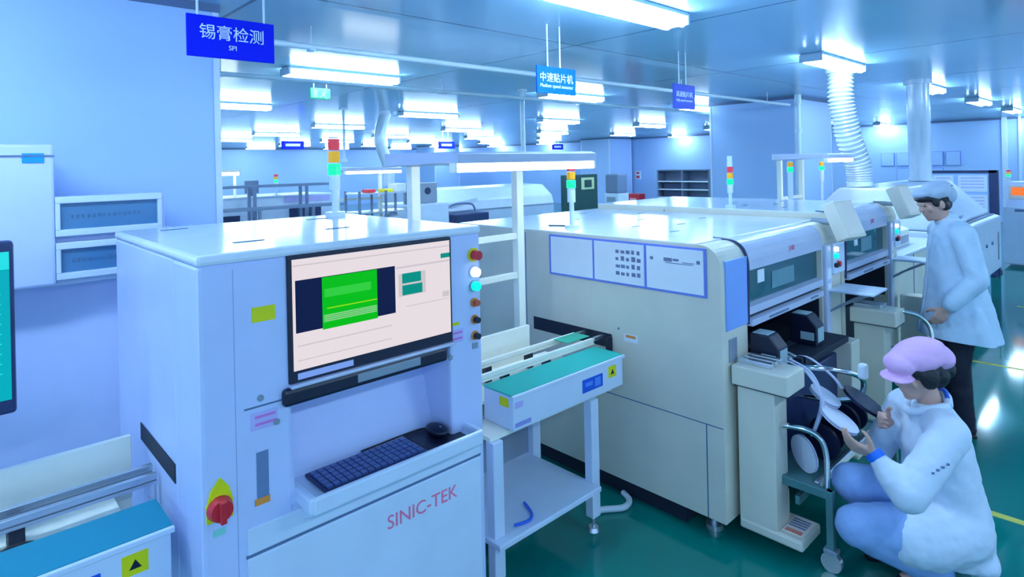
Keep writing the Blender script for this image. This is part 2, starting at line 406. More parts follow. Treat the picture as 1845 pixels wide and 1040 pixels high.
# sloping back of the keyboard niche
b.prism([(1.985, .86), (2.11, .86), (2.11, 1.17), (2.07, 1.17)], 'x', .785, 1.40, 0)
b.prism([(1.86, .86), (2.11, .86), (2.11, 1.15), (1.90, 1.15)], 'x', .775, .79, 0)
b.build('cabinet', LAV, spi)
MB().box(X0 - .004, X1 + .004, Y0 - .004, Y1 + .004, ZT - .032, ZT, 0, .012).build('top_lid', TOPW, spi)
b = MB()
for x, y in ((.75, 2.1), (1.15, 2.25), (1.3, 2.75), (.7, 2.8)): b.box(x - .05, x + .05, y - .008, y + .008, ZT - .001, ZT + .002)
b.build('lid_slot', SEAM, spi)
for x in (.58, 1.5):
    for y in (1.95, 2.86): MB().cyl((x, y, 0), (x, y, .02), .04).cyl((x, y, .02), (x, y, .09), .015).build('levelling_foot', GREY, spi)
# doors
d = MB().box(.64, 1.535, Y0 - .006, Y0 + .01, .10, .752, 0, .004).build('lower_door', WHITE, spi)
b = MB(); text_mb(b, 'SINIC-TEK', .052, (1.262, Y0 - .0068, .664), width=.305); b.build('lettering', REDINK, d)
d = MB().box(.64, 1.535, Y0 - .006, Y0 + .01, .762, .84, 0, .004).build('drawer_front', WHITE, spi)
MB().box(1.06, 1.19, Y0 - .012, Y0 - .005, .828, .836, 0, .002).build('pull', GREY, d)
MB().box(.637, 1.538, Y0 - .0015, Y0, .752, .762).build('door_gap', SEAM, spi)
MB().box(.64, .785, Y0 - .0015, Y0 + .002, 1.189, 1.194).build('panel_gap', SEAM, spi)
MB().box(.6145, .617, Y0 - .0006, Y0 + .002, .10, 1.61).build('panel_gap', mat('soft_gap', (.34, .42, .72), .5), spi)
# keyboard tray
b = MB().box(.80, 1.47, 1.765, 2.06, .855, .872, 0, .006)
b.box(.80, 1.47, 1.755, 1.775, .85, .905, 0, .008); b.box(.79, .815, 1.76, 2.05, .855, .905, 0, .008); b.box(1.455, 1.475, 1.76, 1.87, .855, .905, 0, .008)
b.prism([(1.86, .80), (1.76, .85), (1.86, .86)], 'x', .81, 1.46)
b.build('keyboard_tray', WHITE, spi)
# monitor
mon = MB().box(.775, 1.408, Y0 - .012, Y0 + .05, 1.225, 1.63, 0, .006).build('monitor', BLACK, spi)
q = MB(); yy = Y0 - .014
def rect(x0, x1, z0, z1, mi, lay=0): q.box(x0, x1, yy - .0006 * lay, yy + .001, z0, z1, mi)
rect(.787, 1.397, 1.272, 1.618, 0)
rect(.796, 1.156, 1.388, 1.552, 1, 1); rect(.884, 1.084, 1.383, 1.550, 2, 2)
rect(.892, 1.06, 1.485, 1.512, 3, 3); rect(.90, 1.082, 1.447, 1.4505, 4, 3); rect(.886, 1.082, 1.405, 1.43, 3, 3)
for k in range(4): rect(.89, 1.08, 1.408 + k * .006, 1.4095 + k * .006, 6, 4)
rect(1.17, 1.285, 1.44, 1.52, 6, 1); rect(1.185, 1.27, 1.443, 1.478, 5, 2); rect(1.185, 1.265, 1.485, 1.52, 5, 2)
rect(1.16, 1.397, 1.54, 1.546, 6, 1); rect(1.355, 1.397, 1.555, 1.572, 5, 1); rect(.787, 1.397, 1.596, 1.600, 6, 1)
rect(.80, 1.14, 1.345, 1.349, 6, 1); rect(.80, 1.14, 1.30, 1.303, 6, 1); rect(1.2, 1.39, 1.40, 1.403, 6, 1); rect(1.36, 1.39, 1.41, 1.43, 6, 1)
q.build('screen', [S_BG, S_NAVY, S_GRN, S_GRN2, S_YEL, S_TEAL, S_GREY], mon)
MB().box(.80, .99, Y0 - .0135, Y0 - .011, 1.243, 1.262).build('reflection_glow', S_LBL, mon)  # glowing strip paints a bluish reflection on the lower bezel
MB().box(.772, 1.405, Y0 - .03, Y0 + .04, 1.222, 1.234, 0, .004).build('bezel_lip', HOODG, spi)
bar = MB().box(.752, 1.375, Y0 - .022, Y0 + .05, 1.168, 1.222, 0, .012).build('speaker_bar', BLACK, spi)
MB().box(1.0, 1.25, Y0 - .0235, Y0 - .021, 1.184, 1.212, 0, .001).build('name_plate', GREY, bar)
# push buttons down the right-hand edge
def button(z, m, r=.016, col=None, rc=.022, deep=.02):
    p = MB().cyl((1.522, Y0, z), (1.522, Y0 - .008, z), rc, n=20).build('button', col or GREY, spi)
    MB().cyl((1.522, Y0 - .008, z), (1.522, Y0 - .008 - deep, z), r, r * .9, n=20).build('button_cap', m, p)
button(1.547, RED, .02, YEL, .027, .03); button(1.480, BWHITE, .019, WHITE); button(1.425, BGREEN, .019, GREY)
button(1.360, mat('dull_red_button', (.55, .10, .05), .4), .013, ORANGE, .018); button(1.293, BLACK, .013, ORANGE, .018); button(1.230, BLACK, .013, ORANGE, .018)
MB().box(1.508, 1.536, Y0 - .004, Y0, 1.178, 1.202, 0, .001).build('key_lock', GREY, spi)
# stickers
for x, w, z, h, m in ((.703, .07, 1.466, .045, YEL), (1.42, .055, 1.292, .012, YEL), (1.435, .06, 1.245, .05, LILAC), (.698, .08, 1.148, .052, LILAC), (.565, .035, .865, .02, mat('mint_label', (.25, .65, .62), .5))):
    s = MB().box(x - w / 2, x + w / 2, Y0 - .0015 if z < 1.6 else Y0, Y0, z - h / 2, z + h / 2).build('sticker', m, spi)
    if m is LILAC:
        b = MB()
        for dz in (-.010, .012): b.box(x - w * .35, x + w * .42, Y0 - .002, Y0 - .0012, z + dz - .004, z + dz + .004)
        b.build('print', PINKINK, s)
for x, z in ((.688, 1.215), (.735, 1.13), (1.40, 1.17)): MB().cyl((x, Y0, z), (x, Y0 - .004, z), .010, n=14).build('cam_lock', GREY, spi)
s = MB().box(.672, .708, Y0 - .002, Y0 + .001, .915, 1.055, 0, .001).build('handle_slot', mat('slate_recess', (.14, .22, .40), .5), spi)
MB().box(.665, .71, Y0 - .004, Y0 - .001, .898, .918, 0, .001).build('latch', ORANGE, s)
# main switch
p = MB().prism([(.528, .945), (.604, .945), (.592, .99), (.568, 1.022), (.542, .99)], 'y', Y0 - .006, Y0, 0, .002).box(.53, .602, Y0 - .006, Y0, .90, .95, 0, .002).build('main_switch', YEL, spi)
k = MB().cyl((.565, Y0 - .006, .935), (.565, Y0 - .03, .935), .036, .030, n=22); k.box(.556, .574, Y0 - .045, Y0 - .028, .903, .967, 0, .004)
k.build('rotary_knob', RED, p)
# board slot in the left flank
MB().box(X0 - .003, X0 + .01, 2.12, 2.57, .925, .985).build('board_slot', DARK, spi)
signal_tower(spi, 1.445, 2.85, ZT, 1.862, 2.05, .029)
# keyboard and mouse lie on the tray
t = thing('keyboard', 'dark blue keyboard lying in the tray of the inspection machine', 'keyboard', (1.1, 1.9, .872))
MB().box(.865, 1.25, 1.80, 1.965, .8735, .886, 0, .005).build('case', NAVY, t)
b = MB()
for r_ in range(5):
    for k in range(15): b.box(.875 + k * .0246, .895 + k * .0246, 1.815 + r_ * .028, 1.838 + r_ * .028, .886, .892)
b.build('keys', mat('blue_grey_keys', (.07, .12, .34), .4), t)
b = MB().box(1.265, 1.44, 1.79, 1.99, .8735, .876, 0, .002)
tag(b.build('mouse_pad', BLACK, None, (1.35, 1.89, .872)), 'black mouse pad at the right end of the keyboard tray', 'mouse pad')
t = thing('computer_mouse', 'black mouse on the pad beside the dark blue keyboard', 'mouse', (1.36, 1.9, .876))
b = MB().ell((1.36, 1.90, .897), (.034, .058, .020), 18); b.build('shell', BLACK, t)
MB().cyl((1.36, 1.862, .905), (1.36, 1.882, .912), .006, n=10).build('wheel', GREY, t)
tag(MB().tube([(1.36, 1.95, .884), (1.34, 1.972, .884), (1.27, 1.978, .884), (1.15, 1.976, .884), (1.08, 1.974, .884)], .0035, 6).build('cable', CABLE, None, (1.36, 1.95, .88)), 'black mouse cable running along the back of the keyboard tray', 'cable')

# ------------------------------------------------------------------ link conveyors
def make_conveyor(rear=2.46, panel=True, mat_m=None, rails=(2.235, 2.37)):
    t = thing('conveyor', 'teal-topped link conveyor on white legs between the inspection and placement machines', 'conveyor', (2.25, 2.25, 0), 'teal-topped board conveyors')
    xa, xb = 1.85, 2.66
    b = MB().box(xa, xb, 2.0, 2.205, .70, .857, 0, .006); b.box(xa - .008, xb + .008, 1.99, 2.004, .845, .862, 0, .003)
    fr = b.build('front_beam', WHITE, t)
    MB().box(xa - .006, xb + .006, 2.004, 2.20, .857, .864, 0, .002).build('cover_mat', mat_m or TEALMAT, t)
    MB().box(2.325, 2.485, 1.997, 2.0, .742, .808, 0, .001).build('control_panel', BLUE, fr)
    b = MB(); b.box(2.345, 2.40, 1.9955, 1.9975, .77, .79); b.box(2.42, 2.465, 1.9955, 1.9975, .755, .797); b.build('panel_display', mat('panel_print', (.08, .28, .9), .4), fr)
    s = MB().box(2.535, 2.60, 1.9985, 2.0, .765, .825).build('warning_sticker', YEL, fr)
    MB().prism([(2.552, .782), (2.583, .782), (2.5675, .808)], 'y', 1.9975, 1.9987).build('symbol', BLACK, s)
    MB().box(xa - .0015, xa, 2.03, 2.09, .80, .84).build('warning_sticker', YEL, fr)
    b = MB(); b.box(1.862, 1.91, 1.9985, 2.0, .80, .828); b.build('sticker', LILAC, fr)
    b = MB(); b.box(1.86, 1.96, 1.9985, 2.0, .715, .735); b.build('sticker', mat('violet_print', (.3, .32, .75), .5), fr)
    b = MB().box(1.73, 2.60, 2.205, 2.52, .77, .785); b.box(1.735, 2.60, 2.03, 2.49, .682, .70); b.build('bed', CREAMW, t)
    MB().box(xa, rear, 2.505, 2.525, .70, .972, 0, .003).build('rear_board', CREAMW, t)
    for y, z, x1 in ((rails[0], .898, 2.695), (rails[1], .905, 2.695)):
        b = MB().box(xa + .01, x1, y - .009, y + .009, z - .022, z, 0, .002); b.box(xa + .01, x1, y - .013, y + .013, z - .034, z - .024)
        r_ = b.build('guide_rail', CREAMW if panel else ALU, t)
        for x in (2.03, 2.33): MB().box(x - .02, x + .02, y + .0, y + .035, .785, z - .03, 0, .003).build('rail_clamp', BLACK, r_)
    for x in (1.765, 2.43):
        for y in (2.035, 2.46):
            l = MB().box(x - .03, x + .03, y - .025, y + .025, .075, .68, 0, .004).build('leg', WHITE, t)
            MB().cyl((x, y, 0), (x, y, .02), .032, .026).cyl((x, y, .02), (x, y, .08), .010).build('levelling_foot', ALU, l)
    MB().box(1.72, 2.41, 1.96, 2.50, .235, .262, 0, .005).build('lower_shelf', WHITE, t)
    if panel: MB().box(1.92, 2.40, 2.475, 2.485, .27, .70).build('rear_panel', GREY, t)
    return t
conv = make_conveyor()
conv2 = tag(make_conveyor(2.66, False, mat('blue_teal_mat', (0.0, 0.23, 0.34), 0.5), (2.315, 2.375)), 'teal-topped conveyor at the lower left corner, feeding the inspection machine from the left')
conv2.location.x -= 2.185
tag(MB().tube([(1.86, 2.02, .271), (1.93, 2.0, .272), (1.98, 2.03, .272), (2.02, 2.12, .271)], .007, 8).build('cable', BLUECAB, None, (1.9, 2.0, .262)), 'short blue cable lying on the lower shelf of the conveyor', 'cable')
tag(MB().tube([(.02, 2.24, .80), (.08, 2.25, .83), (.14, 2.26, .84), (.20, 2.27, .82), (.21, 2.28, .795)], .004, 6).build('cable', CABLE, None, (.02, 2.24, .785)), 'thin black cable arching over the bed of the left conveyor', 'cable')
t = tag(MB().box(2.50, 2.686, 2.25, 2.355, .906, .909).build('circuit_board', PCB, None, (2.6, 2.3, .906)), 'green circuit board riding on the rails into the placement machine', 'circuit board')
tag(MB().tube([(2.50, 2.12, .02), (2.58, 2.10, .018), (2.68, 2.03, .018), (2.76, 2.05, .018), (2.80, 2.12, .018)], .017, 10).build('hose', HOSE, None, (2.5, 2.12, 0)), 'pale hose on the floor beside the conveyor leg', 'hose')
t = thing('waste_bag', 'blue bag on a black crate under the back of the conveyor', 'bag', (2.08, 2.9, 0))
tag(MB().box(1.95, 2.35, 2.75, 3.05, 0, .42, 0, .01).build('crate', BLACK, None, (2.1, 2.9, 0)), 'black crate on the floor behind the teal conveyor', 'crate')
bpy.data.objects.remove(t)
b = MB().ell((2.10, 2.86, .507), (.10, .10, .085), 16); b.ell((2.13, 2.86, .58), (.03, .03, .04), 10)
tag(b.build('bag', BLUECAB, None, (2.1, 2.86, .42)), 'blue bag on the black crate behind the conveyor', 'bag')

# ------------------------------------------------------------------ work lamp stands
def lamp_stand():
    t = thing('work_lamp_stand', 'ivory two-post work lamp stand behind the teal conveyor', 'lamp stand', (2.1, 2.62, 0), 'ivory work lamp stands')
    for x in (1.765, 2.50): MB().box(x - .026, x + .026, 2.60, 2.65, 0, 1.90, 0, .004).build('post', CREAMW, t)
    for z in (1.475, 1.243): MB().box(1.79, 2.475, 2.612, 2.638, z - .018, z + .018, 0, .003).build('cross_rail', CREAMW, t)
    h = MB().prism([(2.07, 1.908), (2.07, 1.950), (2.10, 1.96), (2.66, 1.965), (2.66, 1.90), (2.13, 1.915)], 'x', 1.62, 2.56, 0, .003)
    h.build('hood', HOODG, t)
    MB().cyl((1.63, 2.10, 1.888), (2.55, 2.10, 1.888), .019, n=14).build('lamp_tube', LEDW, t)
    for x in (1.62, 2.56): MB().box(x - .008, x + .008, 2.08, 2.12, 1.868, 1.912, 0, .002).build('tube_holder', CREAMW, t)
    return t
stand = lamp_stand()
stand2 = dup(stand, (4.90, .25, -.02), 'ivory work lamp stand between the second placement machine and the reflow oven')
stand2.scale.x = .8
dup(stand, (2.6, 5.9, -.06), 'far ivory work lamp stand beside the left signal tower')

# ------------------------------------------------------------------ placement machines
def make_placer(xc=3.055, second=False):
    t = thing('placement_machine', 'nearer cream placement machine with three white notices on its left flank', 'machine', (3.6, 2.5, 0), 'placement machines in line')
    xa, xd, xb = 2.79, 4.08, 4.405; yf, yb, zt = 1.49, 3.57, 1.47
    arc = [(yf + .11 - .11 * math.cos(a), zt - .11 + .11 * math.sin(a)) for a in [k * math.pi / 16 for k in range(9)]]
    prof = [(yf, .10)] + arc + [(yb, zt), (yb, .10)]
    b = MB(); b.prism(prof, 'x', xa, xc, 0); b.prism(prof, 'x', xd, xb, 0)
    b.box(xc - .01, xd + .01, yf + .55, yb, .10, zt - .004, 0); b.box(xc - .01, xd + .01, yf + .16, yf + .6, 1.33, zt - .004)
    b.build('cabinet', CREAM, t)
    MB().box(xa + .005, xb - .005, yf + .13, yb - .01, zt - .002, zt + .006, 0, .004).build('top_lid', TOPW, t)
    b = MB()
    for x, y in ((3.2, 2.0), (3.3, 2.35), (3.6, 2.2), (3.72, 2.6), (4.05, 2.3), (3.45, 3.0), (4.15, 2.9), (3.9, 3.3)): b.box(x - .04, x + .04, y - .007, y + .007, zt + .005, zt + .008)
    b.build('lid_slot', SEAM, t)
    b = MB()
    b.box(xa - .0012, xa, yf + .006, 2.9, .568, .573); b.box(xa - .0012, xa, 1.583, 1.589, .10, .57); b.box(xa - .0012, xa, 2.86, 2.866, .10, zt - .02)
    b.build('panel_gap', SEAM, t)
    for x in (xa + .1, xb - .1):
        for y in (yf + .12, yb - .15): MB().cyl((x, y, 0), (x, y, .025), .045).cyl((x, y, .025), (x, y, .12), .018).build('levelling_foot', ALU, t)
    MB().box(xa + .035, xb - .05, yf + .24, yb - .05, .004, .11).build('plinth', DARK, t)  # dark block, its colour stands in for the shadow band under the machine
    # hood, window, ledge, cavity
    ho = [(yf - .005, 1.315)] + [(yf + .10 - .105 * math.cos(a), zt - .10 + .105 * math.sin(a)) for a in [k * math.pi / 16 for k in range(9)]] + [(yf + .18, zt + .005), (yf + .18, 1.315)]
    h = MB().prism(ho, 'x', xc + .004, xd - .004, 0).build('hood', HOODG, t)
    b = MB(); text_mb(b, 'JUKI', .026, (3.615, yf - .0065, 1.372), width=.075); b.build('emblem', REDINK, h)
    MB().tube([(xc, yf + .18, zt + .006), (xc, yf + .05, zt - .01), (xc, yf - .006, 1.38), (xc, yf - .008, 1.2), (xc, yf - .006, 1.04)], .008, 8).build('hood_seal', NAVY, t)
    w = MB().box(xc, xd, yf + .03, yf + .04, 1.13, 1.32).build('window', GLASSD, t)
    b = MB(); b.box(3.24, 3.32, yf + .025, yf + .03, 1.222, 1.292); b.build('notice_card', PAPER, w)
    b = MB(); b.box(3.42, 3.72, yf + .026, yf + .03, 1.165, 1.262); b.build('inner_cover', mat('teal_grey_cover', (.12, .28, .34), .4), w)
    MB().prism([(yf - .01, 1.085), (yf - .01, 1.125), (yf + .06, 1.14), (yf + .06, 1.085)], 'x', xc, xd, 0, .002).build('window_sill', HOODG, t)
    MB().box(xc + .02, xd - .06, yf - .004, yf + .02, 1.072, 1.086).build('sill_gap', DARK, t)
    g = MB().prism([(yf - .03, 1.03), (yf - .03, 1.062), (yf + .03, 1.072), (yf + .03, 1.03)], 'x', xc, xd - .05, 0, .003).build('safety_cover', HOODG, t)
    b = MB(); b.box(3.25, 3.5, yf - .032, yf - .028, 1.04, 1.052); b.box(3.82, 3.93, yf - .032, yf - .028, 1.045, 1.056); b.build('grip', SHELFG, g)
    b = MB().box(xc, xd, yf + .50, yf + .54, .78, 1.33); b.box(xd - .006, xd + .001, yf + .02, yf + .5, .78, 1.08); b.box(xc - .001, xc + .006, yf + .02, yf + .5, .78, 1.08); b.box(xc, xd, yf + .10, yf + .5, .78, .795)
    b.build('cavity_shade', DARK, t)  # dark boxes added to paint the shade inside the opening
    MB().box(xc, xd, yf + .10, yf + .54, .10, .79).build('lower_front', DARK, t)
    for x, y, z, s in ((3.5, yf + .3, .95, 1.0), (3.85, yf + .32, .965, 1.0)):
        MB().box(x - .07 * s, x + .07 * s, y - .06, y + .07, z - .085 * s, z + .05 * s, 0, .008).build('placement_head', BLACK, t)
    # corner panels
    if not second:
        MB().box(xa + .035, xc - .004, yf - .008, yf + .002, 1.045, 1.395, 0, .003).build('corner_panel', BLUEPAN, t)
        MB().box(xa + .06, xa + .14, yf - .006, yf + .002, .885, 1.0, 0, .002).build('vent', GREY, t)
    # right-hand post
    p = MB().box(xd + .012, xd + .1, yf - .025, yf + .01, .60, 1.34, 0, .01).build('post_cover', HOODG, t)
    b = MB().box(xd + .12, xb - .01, yf - .035, yf + .01, 1.14, 1.34, 0, .008)
    bp = b.build('button_panel', WHITE, t)
    for x, z, m, r in ((4.215, 1.305, BWHITE, .016), (4.213, 1.262, BGREEN, .018), (4.26, 1.205, RED, .02), (4.215, 1.20, BLACK, .016)):
        MB().cyl((x, yf - .034, z), (x, yf - .055, z), r, r * .9, n=16).build('button', m, bp)
    b = MB(); b.box(xd + .03, xd + .09, yf - .027, yf - .024, 1.12, 1.19); b.box(xd + .03, xd + .09, yf - .027, yf - .024, 1.05, 1.09); b.build('sticker', PAPER, p)
    s = MB().box(4.125, 4.405, 1.21, yf - .02, 1.04, 1.056, 0, .006).build('keyboard_shelf', WHITE, t)
    for x in (4.15, 4.38): MB().tube([(x, 1.25, 1.04), (x, 1.4, .96), (x, yf - .002, .90)], .008, 8, smooth_path=False).build('bracket', GREY, s)
    # monitor on an arm
    R = Matrix.Rotation(math.radians(-12), 3, 'Z') @ Matrix.Rotation(math.radians(-24), 3, 'X')
    def rb(x0, x1, y0, y1, z0, z1, bev, c=(4.225, 1.40, 1.49)):
        k = MB().box(x0, x1, y0, y1, z0, z1, 0, bev); k.v = [Vector(c) + R @ p for p in k.v]; return k
    m = rb(-.10, .10, -.045, .045, -.125, .125, .008).build('monitor', CREAM, t)
    rb(-.085, .088, -.0475, -.044, -.105, .108, .002).build('screen', PAPERW, m)
    MB().tube([(4.235, 1.44, 1.47), (4.27, 1.53, 1.475), (4.30, 1.62, 1.475)], .02, 10).build('monitor_arm', GREY, m)
    if second: return t
    # board slot with projecting inlet, notices, stickers
    MB().box(xa - .002, xa + .01, 2.17, 2.80, .832, .912).build('board_slot', DARK, t)
    for y in (2.235, 2.37): MB().box(xa - .085, xa, y - .008, y + .008, .878, .90, 0, .002).build('inlet_rail', ALU, t)
    MB().box(xa - .035, xa, 2.165, 2.19, .80, .90, 0, .003).build('slot_bracket', BLACK, t)
    n = MB().box(xa - .006, xa, 1.565, 2.645, 1.205, 1.455, 0, .002).build('notice_frame', PAPFR, t)
    sh = [(2.295, 2.628), (1.935, 2.28), (1.58, 1.918)]
    for k, (y0, y1) in enumerate(sh):
        s = MB().box(xa - .008, xa - .005, y0, y1, 1.218, 1.443).build('notice', PAPER, n)
        b = MB()
        if k == 1:
            for r_ in range(4):
                for c in range(5):
                    yy0 = 2.125 - c * .036
                    b.box(xa - .0088, xa - .0078, yy0 - random.uniform(.018, .03), yy0, 1.385 - r_ * .041, 1.385 - r_ * .041 + random.uniform(.016, .028))
            b.build('thumbnail_print', INK, s)
        if k == 2:
            for y0_, y1_, z0_, z1_ in ((1.875, 1.895, 1.372, 1.388), (1.76, 1.81, 1.37, 1.39), (1.72, 1.755, 1.376, 1.388), (1.64, 1.80, 1.362, 1.366), (1.598, 1.618, 1.372, 1.39), (1.63, 1.70, 1.37, 1.374)): b.box(xa - .0088, xa - .0078, y0_, y1_, z0_, z1_)
            b.build('table_print', INK, s)
    s = MB().box(xa - .0012, xa, 1.99, 2.085, .892, .935).build('caution_sticker', PAPER, t)
    MB().box(xa - .002, xa - .001, 2.005, 2.07, .915, .930).build('sticker_print', ORANGE, s)
    b = MB(); b.cyl((xa, 2.12, .955), (xa - .004, 2.12, .955), .006, n=10); b.build('lock', INK, t)
    return t
pm = make_placer()
pm2 = tag(make_placer(2.87, True), 'second placement machine, beyond the first, half hidden behind the tilted screens')
pm2.location.x = 5.057; pm2.scale = (.78, 1, 1.03)
signal_tower(pm, 2.99, 2.63, 1.476, 1.735, 1.90, .028)
MB().tube([(3.02, 2.64, 1.48), (3.06, 2.72, 1.48), (3.0, 2.85, 1.48)], .005, 6).build('tower_cable', CABLE, pm)
def tower2(x, y, zg, zt, cap, par): 
    O = ORG[par.name]; s = par.scale.z
    p = signal_tower(par, x, y, 1.476, zg / s, zt / s, .024, cap)
    return p
tower2(3.6 + (4.52 - 5.057) / .78, 2.32, 1.70, 1.845, .08, pm2)

# feeder carts docked in front
def make_cart():
    t = thing('feeder_cart', 'feeder cart docked in front of the nearer placement machine, papers on its foot', 'feeder cart', (3.4, 1.3, 0), 'feeder carts')
    for xs, nm in ((2.87, 0), (3.93, 1)):
        MB().box(xs, xs + .14, 1.275, 1.46, .11, .79, 0, .006).build('side_column', CREAM, t)
    b = MB().box(2.845, 3.045, 1.20, 1.478, .785, .882, 0, .008).build('column_head', CREAM, t)
    MB().box(2.86, 3.04, 1.205, 1.47, .778, .786).build('head_gap', DARK, t)
    b = MB()
    for k in range(3): b.box(2.90 + k * .05, 2.93 + k * .05, 1.30, 1.47, .882, .905, 0, .003)
    b.build('connector', ALU, t)
    MB().box(2.865, 3.085, 1.155, 1.46, .075, .125, 0, .012).build('foot_tray', CREAM, t)
    MB().box(3.93, 4.08, 1.25, 1.46, .10, .125, 0, .01).build('foot_tray', CREAM, t)
    MB().box(3.03, 3.96, 1.30, 1.47, .79, .825, 0, .004).build('feeder_bed', DARK, t)
    MB().box(3.0, 3.94, 1.36, 1.46, .30, .72, 0, .01).build('waste_bin', NAVY, t)
    b = MB(); b.box(2.97, 3.98, 1.118, 1.14, .34, .38, 0, .004); b.build('front_crossbar', ALU, t)
    b = MB(); b.box(2.935, 2.965, 1.05, 1.46, .33, .37, 0, .003); b.box(3.90, 3.93, 1.05, 1.46, .33, .37, 0, .003); b.box(2.95, 3.92, 1.2, 1.22, .25, .29)
    b.build('side_bar', STEEL, t)
    for x in (2.95, 3.92):
        l = MB().box(x - .016, x + .016, 1.045, 1.077, .10, .37, 0, .003).build('leg', STEEL, t)
        MB().cyl((x - .014, 1.06, .045), (x + .014, 1.06, .045), .045, n=18).build('wheel', ALU, l)
        MB().box(x - .022, x + .022, 1.03, 1.09, .085, .105, 0, .003).build('fork', GREY, l)
    MB().box(2.96, 3.90, 1.145, 1.36, .35, .362, 0, .002).build('reel_tray', STEEL, t)
    hd = MB().tube([(3.10, 1.32, .84), (3.15, 1.17, .858), (3.35, 1.08, .80), (3.43, 1.06, .74), (3.43, 1.09, .66), (3.40, 1.22, .62), (3.38, 1.36, .61)], .013, 10)
    hd.build('tubular_handle', CHROME, t)
    MB().box(3.285, 3.335, 1.005, 1.045, .80, .875, 0, .012).build('handle_clamp', PAPER, t)
    MB().tube([(2.93, 1.30, .60), (2.932, 1.226, .623), (2.973, 1.133, .602), (2.989, 1.091, .525), (2.969, 1.081, .37)], .013, 10).build('tubular_handle', CHROME, t)
    return t
cart = make_cart()
cart2 = dup(cart, (1.635, -.014, 0), 'feeder cart docked in front of the second placement machine, next to the squatting person', skip=('front_crossbar', 'leg', 'tubular_handle', 'side_bar', 'reel_tray', 'waste_bin', 'handle_clamp', 'feeder_bed'))
MB().tube([(4.60, 1.34, .86), (4.62, 1.24, .87), (4.70, 1.12, .84), (4.74, 1.06, .76), (4.72, 1.05, .66), (4.70, 1.10, .60), (4.70, 1.34, .60)], .013, 10).build('tubular_handle', CHROME, cart2)
# papers on the foot tray
for k, (x0, x1, y0, y1, z, m, lab) in enumerate(((2.90, 3.06, 1.165, 1.265, .127, PAPERW, 'warm white leaflet lying flat on the foot of the feeder cart'),)):
    o = MB().box(x0, x1, y0, y1, z, z + .004).build('leaflet', m, None, ((x0 + x1) / 2, (y0 + y1) / 2, z)); tag(o, lab, 'leaflet')
    b = MB(); b.box(2.905, 2.935, 1.18, 1.255, z + .004, z + .005); b.build('red_print', mat('coral_print', (.8, .25, .2), .5), o)
    b = MB()
    for q in range(4): b.box(2.96 + q * .022, 2.972 + q * .022, 1.18, 1.26, z + .004, z + .005)
    b.build('text_print', INK, o)
o = MB().box(3.022, 3.026, 1.28, 1.40, .128, .27).build('leaflet', PAPERW, None, (3.02, 1.34, .128)); tag(o, 'warm white sheet propped upright against the cart column', 'leaflet')
# tape feeders plugged into the bank
def feeder(x, z0=.83):
    t = thing('tape_feeder', 'slim silver tape feeder next to the cart column head, nearest the hanging tape strips', 'tape feeder', (x, 1.4, z0), 'silver tape feeders')
    MB().prism([(1.30, z0), (1.58, z0), (1.58, z0 + .045), (1.42, z0 + .06), (1.33, z0 + .035)], 'x', x - .012, x + .012, 0, .002).build('body', ALU, t)
    MB().box(x - .012, x + .012, 1.27, 1.31, z0 + .005, z0 + .045, 0, .003).build('grip', BLACK, t)
    return t
fd = None
for k, dx in enumerate((0, .05)):
    fd = feeder(3.20) if fd is None else dup(fd, (dx, 0, 0))
PALEG = mat('pale_green_cover', (.40, .56, .62), .4)
for x, y, z, k, lab in ((3.112, 1.40, .826, 1.0, 'black boxy tape feeder with three pale faces, just behind the cart column'), (3.66, 1.42, .826, 1.0, 'black boxy tape feeder with pale faces, farther right in the dark opening')):
    t = thing('tape_feeder', lab, 'tape feeder', (x, y, z), 'black boxy tape feeders')
    MB().prism([(y - .07, z), (y + .08, z), (y + .08, z + .17), (y - .02, z + .17), (y - .07, z + .11)], 'x', x - .055, x + .055, 0, .008).build('body', BLACK, t)
    MB().box(x - .0565, x - .0545, y - .055, y + .02, z + .03, z + .075, 0, .0005).build('side_label', PALEG, t)
    MB().box(x - .04, x + .045, y - .072, y - .069, z + .02, z + .10, 0, .001).build('front_label', PALEG, t)
    MB().box(x - .045, x + .045, y - .01, y + .07, z + .169, z + .173, 0, .001).build('top_label', PALEG, t)
# component reels standing on the cart tray and hanging tapes
def reel(c, axis, r, m, label, hub=True, group='component reels', tilt=None):
    c = Vector(c); a = Vector(axis).normalized()
    t = thing('component_reel', label, 'reel', c, group)
    for s in (-1, 1): MB().cyl(c + a * (s * .006 - .0015), c + a * (s * .006 + .0015), r, n=36).build('flange', m, t)
    MB().cyl(c - a * .0074, c + a * .0074, r * .33, n=24).build('hub', m if m is REELK else mat('reel_hub', (.55, .6, .75), .4) if 'reel_hub' not in MATS else MATS['reel_hub'], t)
    MB().cyl(c - a * .0045, c + a * .0045, r * .86, n=30).build('wound_tape', TAPEM if m is REELW else NAVY, t)
    return t
reel((3.055, 1.215, .455), (.85, -.5, .1), .088, REELW, 'white reel standing low on the cart tray behind the chrome handle')
reel((3.25, 1.2, .452), (1, -.15, 0), .088, REELK, 'black reel standing on the cart tray, nearest the white reel')
for k in range(4): reel((3.36 + .12 * k, 1.22, .452), (1, -.1, 0), .088, REELK, 'black reel in the row on the cart tray behind the front crossbar')
reel((3.035, 1.045, .675), (.10, -.41, .75), .088, REELW, 'white reel held up in the left hand of the squatting person')
reel((3.13, 1.14, .735), (.10, -.41, .75), .075, REELW, 'white reel leaning behind the one in the hand, by the tape strips')
reel((3.275, 1.01, .70), (.15, -.42, .72), .105, REELK, 'large black reel gripped in the right hand of the squatting person')
